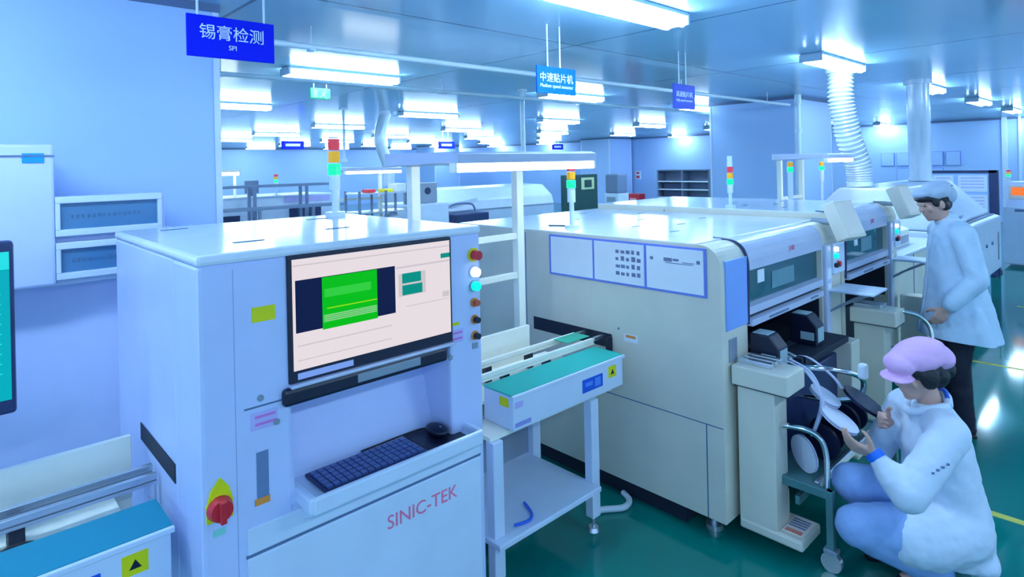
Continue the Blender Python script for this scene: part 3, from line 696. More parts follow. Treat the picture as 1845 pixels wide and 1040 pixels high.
for k, (pts, lab) in enumerate((([(3.062, 1.29, .89), (3.058, 1.19, .85), (3.02, 1.11, .74), (2.99, 1.15, .58)], 'left pale tape strip hanging from the feeder bank to the lower reel'), ([(3.085, 1.29, .895), (3.085, 1.19, .85), (3.06, 1.13, .74), (3.03, 1.16, .58)], 'middle pale tape strip hanging from the feeder bank'), ([(3.108, 1.29, .905), (3.135, 1.215, .905), (3.175, 1.12, .825), (3.20, 1.085, .765)], 'right pale tape strip slanting from the feeder bank towards the held reel'))):
    pts = [Vector(p) for p in pts]
    q = MB(); n = 18; vs = []; fs = []
    def cr(t):
        s = min(int(t * 3), 2); u = t * 3 - s; p0, p1, p2, p3 = pts[max(s - 1, 0)], pts[s], pts[s + 1], pts[min(s + 2, 3)]
        return 0.5 * ((2 * p1) + (p2 - p0) * u + (2 * p0 - 5 * p1 + 4 * p2 - p3) * u * u + (3 * p1 - p0 - 3 * p2 + p3) * u ** 3)
    side = Vector((.73, -.68, 0)) * .009; nrm = Vector((.5, .5, .2)) * .0012
    for i in range(n + 1):
        p = cr(i / n); vs += [p - side, p + side, p + side + nrm, p - side + nrm]
    for i in range(n):
        for j in range(4): fs.append((i * 4 + j, i * 4 + (j + 1) % 4, (i + 1) * 4 + (j + 1) % 4, (i + 1) * 4 + j))
    fs += [(3, 2, 1, 0), (n * 4, n * 4 + 1, n * 4 + 2, n * 4 + 3)]
    tag(q.add(vs, fs, 0, True).build('tape_strip', TAPEM, None, pts[0]), lab, 'tape')

# ------------------------------------------------------------------ stencil printer at the left
t = thing('stencil_printer', 'pale lavender printer at the left edge with two dark slotted windows and a teal screen', 'machine', (0.1, 3.5, 0))
b = MB().box(-1.3, .86, 3.46, 3.85, .08, 1.62, 0, .01); b.box(-1.3, .352, 3.34, 3.85, 1.42, 2.02, 0, .012); b.box(.34, .80, 3.36, 3.80, 1.43, 1.79, 0, .006)
b.build('cabinet', LAV, t)
MB().box(-1.3, .36, 3.30, 3.36, 1.415, 2.03, 0, .012).build('front_panel', LAV, t)
MB().box(-1.3, .362, 3.294, 3.302, 1.978, 1.984).build('panel_gap', SEAM, t)
MB().box(.25, .325, 3.296, 3.301, 1.95, 1.992, 0, .001).build('sticker', CYANL, t)
def wframe(x0, x1, z0, z1):
    b = MB(); k = .03
    b.box(x0, x1, 3.30, 3.37, z1 - k, z1, 0, .004); b.box(x0, x1, 3.30, 3.37, z0, z0 + k, 0, .004); b.box(x0, x0 + .018, 3.30, 3.37, z0 + k, z1 - k, 0, .003); b.box(x1 - .018, x1, 3.30, 3.37, z0 + k, z1 - k, 0, .003)
    f = b.build('window_surround', WHITE, t); MB().box(x0 + .017, x1 - .017, 3.318, 3.328, z0 + k, z1 - k).build('pane', PANE, f)
    b = MB()
    for i in range(14): b.box(x0 + .06 + i * .02, x0 + .066 + i * .02, 3.316, 3.318, (z0 + z1) / 2 - .01, (z0 + z1) / 2 + .006)
    b.build('print', mat('pane_print', (.05, .14, .28), .4) if 'pane_print' not in MATS else MATS['pane_print'], f)
wframe(.36, .775, 1.625, 1.80); wframe(.36, .775, 1.435, 1.598)
MB().box(-1.3, .80, 3.36, 3.47, 1.405, 1.432, 0, .004).build('hood_edge', WHITE, t)
b = MB()
for x in (-1.2, .76):
    for y in (3.52, 3.78): b.cyl((x, y, 0), (x, y, .09), .03)
b.build('levelling_foot', GREY, t)
m = MB().box(-.36, .158, 2.40, 2.45, 1.175, 1.70, 0, .01).build('monitor', NAVY, t)
q = MB(); q.box(-.345, .146, 2.397, 2.401, 1.22, 1.668, 0); q.box(-.345, .146, 2.3962, 2.3975, 1.615, 1.668, 1); q.box(-.2, .09, 2.3962, 2.3975, 1.25, 1.57, 2)
for k in range(9): q.box(.06, .125, 2.3955, 2.3975, 1.30 + k * .03, 1.303 + k * .03, 1)
q.build('screen', [S_CYAN, S_CYANL, S_BLUE], m)
MB().tube([(-.1, 2.44, 1.45), (-.1, 2.7, 1.47), (-.15, 3.1, 1.5), (-.2, 3.34, 1.52)], .025, 10).build('monitor_arm', GREY, t)

# ------------------------------------------------------------------ bench and oven at the right
t = thing('inspection_bench', 'cream cabinet bench between the second placement machine and the reflow oven', 'bench', (6.5, 2.0, 0))
b = MB().box(5.76, 7.25, 1.56, 2.52, .10, 1.03, 0, .01); b.build('cabinet', CREAM, t)
MB().box(5.74, 7.28, 1.50, 2.54, 1.03, 1.06, 0, .012).build('worktop', WHITE, t)
MB().box(6.45, 6.456, 1.556, 1.562, .12, 1.0).build('door_gap', SEAM, t)
MB().box(6.30, 6.40, 1.53, 1.562, .50, .53, 0, .004).build('handle', BLACK, t)
MB().box(5.8, 7.2, 1.62, 2.45, 0, .10).build('plinth', DARK, t)
signal_tower(t, 5.9, 2.42, 1.06, 1.765, 1.865, .026, whole=False)
t = thing('tabletop_tester', 'white tabletop box with a sloping front on the cream bench', 'device', (6.5, 1.9, 1.062))
MB().prism([(1.66, 1.062), (2.15, 1.062), (2.15, 1.28), (1.9, 1.29), (1.66, 1.20)], 'x', 6.25, 6.75, 0, .006).build('case', CREAMW, t)
MB().box(6.3, 6.7, 1.652, 1.662, 1.08, 1.15, 0, .002).build('front', GREY, t)
t = thing('reflow_oven', 'long white reflow oven with a sloping hood behind the standing person', 'oven', (8.8, 2.1, 0))
b = MB().prism([(1.44, .42), (1.44, 1.09), (1.50, 1.11), (2.9, 1.11), (2.9, .42)], 'x', 7.4, 10.05, 0, .015)
b.build('body', WHITE, t)
MB().box(7.5, 9.95, 1.56, 2.85, .0, .43).build('base', GREY, t)
h = MB().prism([(1.56, 1.115), (1.56, 1.15), (1.96, 1.545), (2.50, 1.555), (2.86, 1.2), (2.86, 1.115)], 'x', 7.4, 10.0, 0, .02).build('hood', WHITE, t)
MB().box(7.4, 10.0, 1.50, 1.56, 1.111, 1.119).build('hood_gap', SEAM, t)
b = MB()
for x in (8.7, 9.05, 9.4): b.cyl((x, 1.44, .80), (x, 1.425, .80), .022, n=12)
b.build('latch', INK, t)
MB().box(9.8, 9.84, 1.43, 1.445, .55, .9).build('door_handle', GREY, t)
signal_tower(t, 7.46, 2.7, 1.38, 1.75, 1.85, .026, whole=False)
MB().box(7.9, 9.0, 1.90, 1.97, 1.40, 1.48, 0, .01).build('hood_handle', LAV, t)

# ------------------------------------------------------------------ ducts
def duct(name, pts, r, label, ribs=0, m=DUCT):
    t = thing(name, label, 'duct', pts[0])
    if ribs:
        P0 = [Vector(p) for p in pts]; n = ribs * 4; path = []; rad = []
        for i in range(n + 1):
            u = i / n * (len(P0) - 1); s = min(int(u), len(P0) - 2); u -= s
            a, b_, c, d = P0[max(s - 1, 0)], P0[s], P0[s + 1], P0[min(s + 2, len(P0) - 1)]
            path.append(0.5 * ((2 * b_) + (c - a) * u + (2 * a - 5 * b_ + 4 * c - d) * u * u + (3 * b_ - a - 3 * c + d) * u ** 3)); rad.append(r * (1 + (.10 if i % 4 in (1, 2) else -.07)))
        MB().tube(path, r, 18, smooth_path=False, radii=rad).build('ribbed_hose', m, t)
    else: MB().tube(pts, r, 18).build('pipe', m, t)
    MB().cyl(pts[0], Vector(pts[0]) + Vector((0, 0, .05)), r * 1.1, n=20).build('collar', m, t)
    e = Vector(pts[-1]); MB().cyl(e - Vector((0, 0, .06)), e, r * 1.25, n=20).build('ceiling_collar', m, t)
    return t
duct('exhaust_duct', [(7.62, 2.35, 1.565), (7.60, 2.36, 1.8), (7.45, 2.42, 2.2), (7.38, 2.45, 2.55), (7.38, 2.45, HC)], .125, 'ribbed white exhaust duct rising from the left end of the reflow oven', ribs=34)
duct('exhaust_duct', [(9.62, 2.22, 1.56), (9.60, 2.22, 2.0), (9.5, 2.2, 2.45), (9.48, 2.2, HC)], .13, 'smooth pale exhaust duct rising from the right end of the reflow oven')
MB
duct('exhaust_duct', [(5.86, 9.5, 1.56), (5.86, 9.5, 1.9), (5.70, 9.5, 2.35), (5.75, 9.5, 2.65), (5.84, 9.5, HC)], .10, 'thin bent white exhaust duct in the far left, beside the red topped signal tower')
for (x, y, z0, z1, lab) in ((5.7, 5.85, 2.0, HC, 'white hanging pole above the work lamp hood'), (4.9, 9.3, 2.0, HC, 'thin white hanging pole left of the bent duct')):
    b = MB().cyl((x, y, z0), (x, y, z1), .03 if y < 7 else .022, n=12); b.cyl((x, y, z0), (x, y, z0 + .05), .05, n=12); b.cyl((x, y, z1 - .03), (x, y, z1), .07, n=12)
    tag(b.build('hanging_pole', PIPEW, None, (x, y, z1)), lab, 'pole')
b = MB().cyl((9.93, 3.93, 0), (9.93, 3.93, HC), .035, n=12); b.cyl((9.93, 3.93, 2.3), (9.93, 3.93, 2.36), .05, n=12); b.cyl((9.93, 3.93, 2.75), (9.93, 3.93, HC), .05, n=12)
tag(b.build('conduit', PIPEW, None, (9.93, 3.93, 0)), 'white vertical conduit on the corner of the middle column', 'pipe')

# ------------------------------------------------------------------ far right equipment
t = thing('notice_board', 'dark framed notice board on a stand behind the reflow oven', 'notice board', (12.2, 2.4, 0))
b = MB(); b.box(12.0, 12.05, 1.76, 2.85, 1.60, 1.64); b.box(12.0, 12.06, 1.74, 1.86, 0, 1.64); b.box(12.0, 12.06, 2.80, 2.86, 0, 1.64); b.box(12.0, 12.05, 1.8, 2.85, .82, .86)
b.box(11.75, 12.35, 1.76, 1.82, 0, .04); b.box(11.75, 12.35, 2.80, 2.86, 0, .04)
b.build('frame', NAVY, t); MB().box(12.02, 12.04, 1.85, 2.82, .86, 1.60).build('panel', WALL, t)
for y0, y1, z0, z1 in ((1.88, 2.26, 1.30, 1.56), (1.88, 2.26, .98, 1.25), (2.32, 2.60, 1.28, 1.56), (2.32, 2.60, .95, 1.22)):
    s = MB().box(12.012, 12.02, y0, y1, z0, z1).build('notice', PAPER, t)
    b = MB()
    for k in range(4): b.box(12.009, 12.013, y0 + .04, y1 - .04, z1 - .05 - k * .05, z1 - .035 - k * .05)
    b.build('print', LILAC, s)
t = thing('test_console', 'white console with an orange screen at the right edge behind the notice board', 'machine', (13.3, 1.5, 0))
MB().box(13.0, 13.7, 1.30, 1.84, .05, 1.02, 0, .02).build('cabinet', WHITE, t)
b = MB().prism([(13.0, 1.0), (13.5, 1.0), (13.5, 1.42), (13.12, 1.42)], 'y', 1.34, 1.80, 0, .01); b.build('head', LAV, t)
s = MB().box(13.02, 13.06, 1.40, 1.76, 1.14, 1.36, 0, .004).build('screen_frame', PAPERW, t); MB().box(13.012, 13.02, 1.45, 1.72, 1.2, 1.33).build('screen', S_ORG, s)
MB().box(12.99, 13.02, 1.5, 1.68, .93, .97, 0, .004).build('slot', INK, t)
t2 = signal_tower(t, 13.3, 1.79, 1.42, 1.50, 1.62, .03)
t = thing('test_console', 'dark fronted console with a bright blue screen at the very right edge', 'machine', (13.5, .8, 0))
MB().box(13.0, 13.7, .55, 1.18, .05, 1.5, 0, .02).build('cabinet', WHITE, t); MB().box(12.985, 13.0, .62, 1.12, .35, 1.0, 0, .004).build('door', NAVY, t)
s = MB().box(12.975, 13.0, .62, 1.12, 1.08, 1.42, 0, .004).build('screen_frame', NAVY, t); MB().box(12.97, 12.976, .66, 1.08, 1.13, 1.38).build('screen', S_BLU2, s)
b = MB().tube([(12.96, 1.1, .4), (12.93, 1.1, .45), (12.93, 1.1, .9), (12.96, 1.1, .95)], .012, 8); b.build('handle', CHROME, t)
k = 0
for r_ in range(2):
    for c in range(5):
        if r_ == 1 and c in (0, 4): continue
        y1 = 6.0 - c * .42; z1 = 2.0 - r_ * .48
        o = MB().box(21.47, 21.5, y1 - .36, y1, z1 - .42, z1, 0, .005).build('framed_notice', PAPFR, None, (21.48, y1 - .18, z1 - .42))
        tag(o, 'blue framed notice on the far right wall, %s row, %s from the left' % (('upper', 'lower')[r_], ('first', 'second', 'third', 'fourth', 'fifth')[c - r_]), 'notice', 'framed notices on the far right wall')
        MB().box(21.465, 21.47, y1 - .345, y1 - .015, z1 - .405, z1 - .015).build('sheet', MATS['wall_panel'], o)

# ------------------------------------------------------------------ far left and middle background
t = thing('reflow_oven', 'long white oven with a rounded hood far behind the work lamp stand', 'oven', (8.3, 10.0, 0), 'far white machines')
MB().box(6.5, 10.2, 9.5, 11.0, .1, .98, 0, .02).build('body', WHITE, t)
MB().prism([(9.5, .99), (9.55, 1.18), (9.85, 1.42), (10.6, 1.44), (11.0, 1.2), (11.0, .99)], 'x', 6.5, 10.2, 0, .02).build('hood', WHITE, t)
MB().box(6.5, 10.2, 9.47, 9.5, .975, .99).build('hood_gap', GREY, t)
MB().prism([(6.9, 1.12), (7.9, 1.24), (7.9, 1.16), (7.2, 1.06)], 'y', 9.46, 9.49).build('window', mat('bright_window', (.8, .9, 1), .2), t)
b = MB()
for x in (6.7, 9.9): b.cyl((x, 9.7, 0), (x, 9.7, .1), .05); b.cyl((x, 10.8, 0), (x, 10.8, .1), .05)
b.build('foot', GREY, t)
# dark board with a yellow sheet
t = thing('status_board', 'dark green board with a pale yellow sheet in the far middle', 'board', (11.7, 10.0, 0))
b = MB().box(11.05, 12.4, 10.0, 10.06, .3, 1.60, 0, .01); b.box(11.1, 11.16, 9.8, 10.3, 0, .3); b.box(12.28, 12.34, 9.8, 10.3, 0, .3); b.build('panel', GREENDK, t)
s = MB().box(11.75, 12.25, 9.985, 10.0, 1.22, 1.52, 0, .004).build('sheet', mat('pale_yellow_sheet', (.72, .85, .50), .5), t); MB().box(11.86, 12.14, 9.98, 9.986, 1.27, 1.46).build('print', GREENDK, s)
t = thing('water_dispenser', 'pale standing dispenser with a blue top beside the dark green board', 'dispenser', (14.2, 11.0, 0))
MB().box(14.0, 14.5, 10.55, 11.05, 0, 1.0, 0, .02).build('cabinet', WHITE, t); MB().box(14.02, 14.48, 10.57, 11.03, 1.0, 1.55, 0, .04).build('tank', SHELFG, t)
MB().box(13.98, 14.0, 10.65, 10.95, .75, .9).build('tap_bay', GREY, t)
# steel cabinet with shelves by the far wall
t = thing('storage_shelf', 'slate storage shelf with three boards against the far right wall', 'shelf', (20.5, 12.2, 0))
b = MB()
for y in (11.05, 12.15, 13.2): b.box(20.0, 20.5, y - .03, y + .03, 0, 1.55)
b.box(20.5, 20.53, 11.05, 13.2, 0, 1.55); b.build('frame', SHELFG, t)
for z in (.15, .5, .8, 1.1, 1.52): MB().box(19.98, 20.5, 11.08, 13.17, z, z + .045).build('shelf_board', ALU if z < 1.5 else SHELFG, t)
MB().box(20.2, 20.5, 11.1, 12.1, .2, .48).build('dark_bin', NAVY, t); MB().box(20.2, 20.5, 12.2, 13.1, .55, 1.05).build('dark_bin', NAVY, t)
t = thing('fire_cabinet', 'red fire extinguisher box on the floor by the far wall', 'fire box', (20.1, 14.3, 0))
MB().box(20.0, 20.4, 14.05, 14.65, 0, .62, 0, .02).build('case', RED, t); MB().box(19.985, 20.0, 14.2, 14.5, .3, .45).build('label_plate', mat('pink_plate', (.8, .4, .45), .5), t)
o = MB().box(21.46, 21.5, 15.0, 15.25, 1.15, 1.5).build('wall_notice', PAPER, None, (21.48, 15.1, 1.15)); tag(o, 'small red printed notice on the far wall above the red fire box', 'notice'); b = MB(); b.box(21.45, 21.46, 15.05, 15.2, 1.2, 1.3); b.box(21.45, 21.46, 15.05, 15.2, 1.38, 1.45); b.build('print', RED, o)
# second line far left: rails, machines, lamp
def guard(x0, x1, y, z, label):
    b = MB().box(x0, x1, y, y + .06, z - .05, z); b.box(x0, x1, y + .3, y + .36, z - .05, z)
    x = x0 + .05
    while x < x1: b.box(x, x + .05, y, y + .05, 0, z - .05); b.box(x, x + .05, y + .3, y + .36, 0, z - .05); x += 1.05
    tag(b.build('guide_frame', SHELFG, None, (x0, y, 0)), label, 'rail')
guard(3.3, 6.0, 12.0, 1.60, 'upper far guide rail with thin posts, left of the red topped signal tower')
guard(3.2, 6.1, 11.5, 1.19, 'lower far guide rail in front of the dark machine openings')
t = thing('placement_machine', 'far white machine with two dark openings behind the lower guide rail', 'machine', (4.5, 13.0, 0), 'far white machines')
MB().box(3.2, 6.3, 12.5, 13.8, .1, 1.36, 0, .03).build('cabinet', WHITE, t)
for x0, x1, z0, z1 in ((3.4, 4.3, .82, 1.0), (5.3, 6.0, .88, 1.14), (5.2, 6.2, 1.2, 1.33)): MB().box(x0, x1, 12.48, 12.5, z0, z1, 0, .004).build('opening', NAVY if z0 < 1.1 else LILAC, t)
b = MB()
for x in (3.35, 6.15): b.cyl((x, 12.7, 0), (x, 12.7, .1), .05); b.cyl((x, 13.6, 0), (x, 13.6, .1), .05)
b.build('foot', GREY, t)
signal_tower(t, 5.12, 12.7, 1.36, 1.63, 1.80, .04)
t = thing('desk_lamp_box', 'ivory lamp hood with a lit tube at the far left edge of the hall', 'lamp', (4.0, 12.2, 1.36))
b = MB().box(3.7, 4.4, 12.6, 12.95, 1.86, 1.92, 0, .01); b.box(3.72, 3.76, 12.9, 12.95, 1.363, 1.9); b.box(4.34, 4.38, 12.9, 12.95, 1.363, 1.9); b.build('frame', CREAMW, t); MB().cyl((3.75, 12.65, 1.83), (4.35, 12.65, 1.83), .03, n=10).build('lamp_tube', LEDW, t)
t = thing('desktop_computer', 'small dark monitor standing on the far machine by the left guide rail', 'monitor', (4.7, 12.8, 1.36))
MB().box(4.5, 4.78, 12.75, 12.8, 1.42, 1.68, 0, .01).build('display', SHELFG, t); MB().box(4.6, 4.68, 12.76, 12.82, 1.363, 1.45).build('stand', SHELFG, t)
t = thing('storage_rack', 'thin steel rack with small boxes on top, left of the tall ivory lamp post', 'rack', (4.9, 8.0, 0))
b = MB()
for x in (4.43, 4.87, 5.30):
    for y in (7.98, 8.4): b.box(x - .015, x + .015, y - .015, y + .015, 0, 1.55)
b.build('upright', SHELFG, t)
for z in (.55, .95, 1.24, 1.52): MB().box(4.42, 5.32, 7.97, 8.42, z - .02, z).build('shelf_board', ALU, t)
tag(MB().box(4.62, 4.74, 8.05, 8.25, 1.522, 1.57, 0, .005).build('parts_box', RED, None, (4.68, 8.15, 1.52)), 'small red box on top of the thin steel rack', 'box')
tag(MB().box(4.90, 5.04, 8.05, 8.25, 1.522, 1.565, 0, .005).build('parts_box', YEL, None, (4.97, 8.15, 1.52)), 'small yellow box on top of the thin steel rack', 'box')
tag(MB().box(5.1, 5.28, 8.05, 8.3, 1.522, 1.64, 0, .005).build('parts_box', WHITE, None, (5.2, 8.15, 1.52)), 'white box on top of the thin steel rack', 'box')
for x, lab in ((4.62, 'white sack on the rack shelf under the red box'), (5.08, 'white sack on the rack shelf under the yellow box')):
    b = MB().ell((x, 8.18, 1.065), (.17, .17, .112), 14); b.ell((x + .02, 8.18, 1.175), (.06, .05, .03), 10)
    k = MB(); k.v = b.v; k.f = b.f; k.m = b.m; k.s = b.s
    tag(k.build('sack', WHITE, None, (x, 8.18, .95)), lab, 'sack', 'white sacks on the rack')
t = thing('placement_machine', 'far white machine with a raised instrument panel between the rack and the long oven', 'machine', (5.8, 8.6, 0), 'far white machines')
MB().box(5.5, 6.3, 8.3, 9.2, .1, 1.28, 0, .03).build('cabinet', WHITE, t); MB().box(5.55, 6.2, 8.5, 8.56, 1.28, 1.62, 0, .01).build('panel', GREY, t)
b = MB()
for x in (5.6, 6.2): b.cyl((x, 8.45, 0), (x, 8.45, .1), .04); b.cyl((x, 9.05, 0), (x, 9.05, .1), .04)
b.build('foot', GREY, t)
for x in (5.72, 6.0): MB().cyl((x, 8.49, 1.48), (x, 8.505, 1.48), .06, n=16).build('dial', NAVY, t)
signal_tower(t, 5.60, 8.42, 1.28, 1.86, 1.95, .035, whole=False)
tag(MB().tube([(7.0, 9.3, 1.0), (7.02, 9.3, 1.1), (7.25, 9.3, 1.16), (7.6, 9.3, 1.14), (7.7, 9.3, 1.0)], .02, 8).build('guard_hoop', INK, None, (7.3, 9.3, .98)), 'dark hoop rail in front of the far white oven', 'rail')
b = MB().box(7.0, 7.8, 9.0, 9.45, .1, .98, 0, .02)
for x in (7.08, 7.72): b.cyl((x, 9.1, 0), (x, 9.1, .1), .03); b.cyl((x, 9.38, 0), (x, 9.38, .1), .03)
tag(b.build('side_cabinet', NAVY, None, (7.4, 9.2, 0)), 'low dark cabinet in front of the far white oven', 'cabinet')

# ------------------------------------------------------------------ people
def head_parts(mb, c, R):
    c = Vector(c)
    def e(p, r): mb.ell(c + R @ Vector(p), r, 16, 0, R)
    e((0, -.012, .035), (.074, .093, .085)); e((0, .02, -.02), (.064, .072, .085)); e((0, .038, -.075), (.046, .045, .035)); e((0, .066, -.092), (.022, .018, .016))
    e((0, .082, .028), (.05, .016, .014)); e((0, .096, -.012), (.0115, .016, .022)); e((0, .090, .006), (.009, .012, .026))
    e((0, .082, -.050), (.024, .010, .0075)); e((0, .080, -.062), (.021, .010, .007))
    for s in (-1, 1):
        e((s * .045, .060, -.018), (.022, .018, .022)); e((s * .074, -.005, -.008), (.011, .022, .033)); e((s * .030, .074, .012), (.015, .010, .010))
def eyes(parent, c, R):
    for s in (-1, 1):
        k = MB(); k.ell(Vector(c) + R @ Vector((s * .030, .081, .011)), (.010, .005, .006), 12, 0, R); k.build('eye', HAIR, parent)
        k = MB(); k.ell(Vector(c) + R @ Vector((s * .030, .086, .030)), (.015, .004, .003), 10, 0, R); k.build('eyebrow', HAIR, parent)
def hand(mb, W, f, n, t, curl, s=1.0, thumb=.5):
    """W wrist, f towards the fingers, n palm side, t thumb side; curl per finger in radians per knuckle"""
    W, f, n = Vector(W), Vector(f).normalized(), Vector(n).normalized(); n = (n - f * n.dot(f)).normalized(); t0 = Vector(t); t = (t0 - f * t0.dot(f) - n * t0.dot(n)).normalized()
    mb.limb([W - f * .02, W + f * .01], [.026 * s, .026 * s])
    for k in range(4):
        off = t * (.030 - .020 * k) * s
        mb.limb([W + f * .015 * s + off * .55, W + f * (.085 - .004 * abs(k - 1)) * s + off], [.016 * s, .0125 * s], 10)
        p = W + f * (.085 - .004 * abs(k - 1)) * s + off; a = 0; pts = [p]; L = [(.040, .026, .020), (.045, .029, .021), (.041, .027, .020), (.032, .021, .017)][k]
        for q in range(3):
            a += curl[k] * (1.0 if q else .8); p = p + (f * math.cos(a) + n * math.sin(a)) * L[q] * s; pts.append(p)
        mb.limb(pts, [.0100 * s, .0092 * s, .0085 * s, .0075 * s], 10)
    b0 = W + f * .022 * s + t * .022 * s + n * .006
    b1 = b0 + (f * .55 + t * .75 + n * .25).normalized() * .042 * s
    b2 = b1 + (f * (1 - thumb) + t * .25 + n * thumb).normalized() * .032 * s; b3 = b2 + (f * (1 - thumb) + n * thumb - t * .1).normalized() * .024 * s
    mb.limb([b0, b1, b2, b3], [.016 * s, .0125 * s, .0105 * s, .0085 * s], 10)

# --- standing man
man = thing('person', 'standing person in a long pale blue coat, grey cap and black trousers', 'person', (5.08, .99, 0), None, math.radians(122 - 90), True)
HR = Matrix.Rotation(math.radians(14), 3, 'Z') @ Matrix.Rotation(math.radians(-20), 3, 'X'); HCN = Vector((-.005, .115, 1.565))
b = MB(); head_parts(b, HCN, HR)
b.limb([(0, .01, 1.36), (0, .045, 1.44), (-.002, .085, 1.52)], [.075, .058, .055])
b.loft([((0, -.01, .86), .155, .105), ((0, -.01, .98), .15, .10), ((0, .0, 1.12), .14, .095), ((0, .01, 1.26), .165, .105), ((0, .01, 1.36), .15, .085), ((0, .015, 1.41), .08, .06)])
SL, EL, WL = Vector((-.185, .01, 1.36)), Vector((-.255, -.035, 1.075)), Vector((-.215, .135, .885))
SR, ER, WR = Vector((.185, .01, 1.36)), Vector((.245, -.06, 1.08)), Vector((.215, .03, .845))
for S_, E_, W_ in ((SL, EL, WL), (SR, ER, WR)): b.limb([S_, (S_ + E_) / 2, E_, E_.lerp(W_, .4), W_], [.056, .046, .038, .038, .027])
hand(b, WL, (.12, .42, -.88), (.9, -.1, .15), (.05, .85, .4), [.5, .55, .6, .65])
hand(b, WR, (-.12, .3, -.93), (-.9, -.1, .15), (-.05, .85, .4), [.4, .45, .5, .5])
for s, fy in ((-1, .03), (1, -.04)):
    b.limb([(s * .085, -.01, .86), (s * .09, fy * .4 + .02, .49), (s * .09, fy - .03, .10)], [.085, .056, .040])
    b.limb([(s * .09, fy - .04, .06), (s * .095, fy + .13, .045)], [.040, .032])
body = fuse(b, 'body', SKIN, man, .0065, 5, .5); eyes(man, HCN, HR)
b = MB(); c = HCN
def he(p, r, n=16): b.ell(c + HR @ Vector(p), r, n, 0, HR)
he((0, -.03, .03), (.082, .088, .082)); he((0, -.055, -.02), (.070, .055, .06)); he((0, .060, .062), (.070, .042, .034)); he((0, .035, .05), (.078, .05, .03)); 
for s in (-1, 1): he((s * .068, .02, .02), (.014, .03, .035)); he((s * .066, -.03, -.03), (.016, .03, .03))
fuse(b, 'hair', HAIR, man, .006, 3, .5)
b = MB()
he((0, -.035, .075), (.098, .108, .072)); he((0, -.095, .030), (.088, .062, .074)); he((0, .045, .095), (.078, .065, .036)); he((0, -.06, .09), (.09, .09, .05))
fuse(b, 'cap', CAPW, man, .007, 6, .6, .008, .05)
k = MB(); k.ell(c + HR @ Vector((-.05, -.125, .085)), (.014, .008, .007), 10, 0, HR); k.build('cap_badge', INK, man)
# coat: torso with a flared skirt and sleeves
b = MB()
b.loft([((0, -.02, .56), .280, .255), ((0, -.02, .655), .266, .242), ((0, -.015, .85), .228, .204), ((0, -.005, 1.0), .208, .172), ((0, .0, 1.15), .200, .152), ((0, .003, 1.28), .205, .145), ((0, .006, 1.36), .190, .122), ((0, .012, 1.415), .125, .088), ((0, .03, 1.45), .080, .070)], 32)
b.limb([(0, .0, 1.36), (0, .035, 1.455)], [.08, .066])
b.limb([(-.10, 0, 1.37), SL, (SL + EL) / 2, EL, EL.lerp(WL, .5), EL.lerp(WL, .84)], [.085, .078, .073, .068, .062, .056])
b.limb([(.10, 0, 1.37), SR, (SR + ER) / 2, ER, ER.lerp(WR, .5), ER.lerp(WR, .90)], [.085, .078, .072, .066, .06, .054])
b.limb([(.05, -.21, .58), (.05, -.17, .80)], [.08, .05]); b.limb([(-.23, -.08, .58), (-.20, -.04, .85)], [.075, .05])
fuse(b, 'coat', COAT, man, .009, 6, .6, .016, .07, cut=((0, 0, .655), (.02, -.06, 1)))
k = MB()
k.tube([(-.02, .105, 1.40), (-.01, .155, 1.25), (-.005, .17, 1.0), (0, .225, .68)], .005, 6)
k.build('coat_placket', COAT2, man)
b = MB().tube([(-.075, -.03, 1.445), (-.06, .05, 1.455), (0, .095, 1.435), (.06, .05, 1.455), (.075, -.03, 1.445), (0, -.075, 1.475), (-.075, -.03, 1.445)], .016, 8)
b.build('collar', COAT2, man)
b = MB()
for s, fy in ((-1, .03), (1, -.04)): b.limb([(s * .085, -.01, .86), (s * .092, fy * .4 + .02, .49), (s * .092, fy - .03, .09)], [.108, .082, .068])
b.ell((0, -.01, .86), (.17, .12, .12))
fuse(b, 'trousers', TROUS, man, .009, 6, .5, .012, .08)
for s, fy in ((-1, .03), (1, -.04)):
    b = MB(); b.limb([(s * .092, fy - .06, .05), (s * .095, fy + .03, .05), (s * .10, fy + .145, .036)], [.048, .046, .036]); b.box(s * .095 - .042, s * .095 + .042, fy - .10, fy + .17, .0, .02, 0, .008)
    fuse(b, 'shoe', SHOE, man, .006, 5, .5)

# --- squatting woman
wom = thing('person', 'squatting person in a pink cap and pale blue work coat holding tape reels', 'person', (3.285, .70, 0), None, math.radians(133 - 90), True)
HRW = Matrix.Rotation(math.radians(8), 3, 'Z') @ Matrix.Rotation(math.radians(-16), 3, 'X'); HW = Vector((0, .105, .915))
b = MB(); head_parts(b, HW, HRW)
b.limb([(0, .035, .71), (0, .05, .79), (0, .075, .87)], [.07, .050, .048])
b.loft([((0, -.02, .22), .150, .12), ((0, -.02, .33), .145, .115, -.1), ((0, .0, .46), .13, .10, -.2), ((0, .02, .58), .145, .10, -.2), ((0, .03, .68), .14, .08, -.2), ((0, .04, .75), .07, .055)])
WSL, WEL, WWL = Vector((-.165, .065, .705)), Vector((-.245, .285, .485)), Vector((-.135, .365, .605))
WSR, WER, WWR = Vector((.165, .065, .705)), Vector((.225, .16, .47)), Vector((.12, .165, .635))
for S_, E_, W_ in ((WSL, WEL, WWL), (WSR, WER, WWR)): b.limb([S_, (S_ + E_) / 2, E_, E_.lerp(W_, .4), W_], [.048, .040, .034, .034, .024])
hand(b, WWL, (.05, .88, .35), (.55, .25, .75), (-.25, -.45, .85), [.45, .5, .55, .6], .95)
hand(b, WWR, (-.45, .75, .35), (-.75, -.2, .2), (-.25, -.3, .9), [.55, .6, .65, .7], .95)
LK, LA = Vector((-.13, .445, .29)), Vector((-.11, .10, .10)); RK, RA = Vector((.07, .37, .38)), Vector((.10, .13, .085))
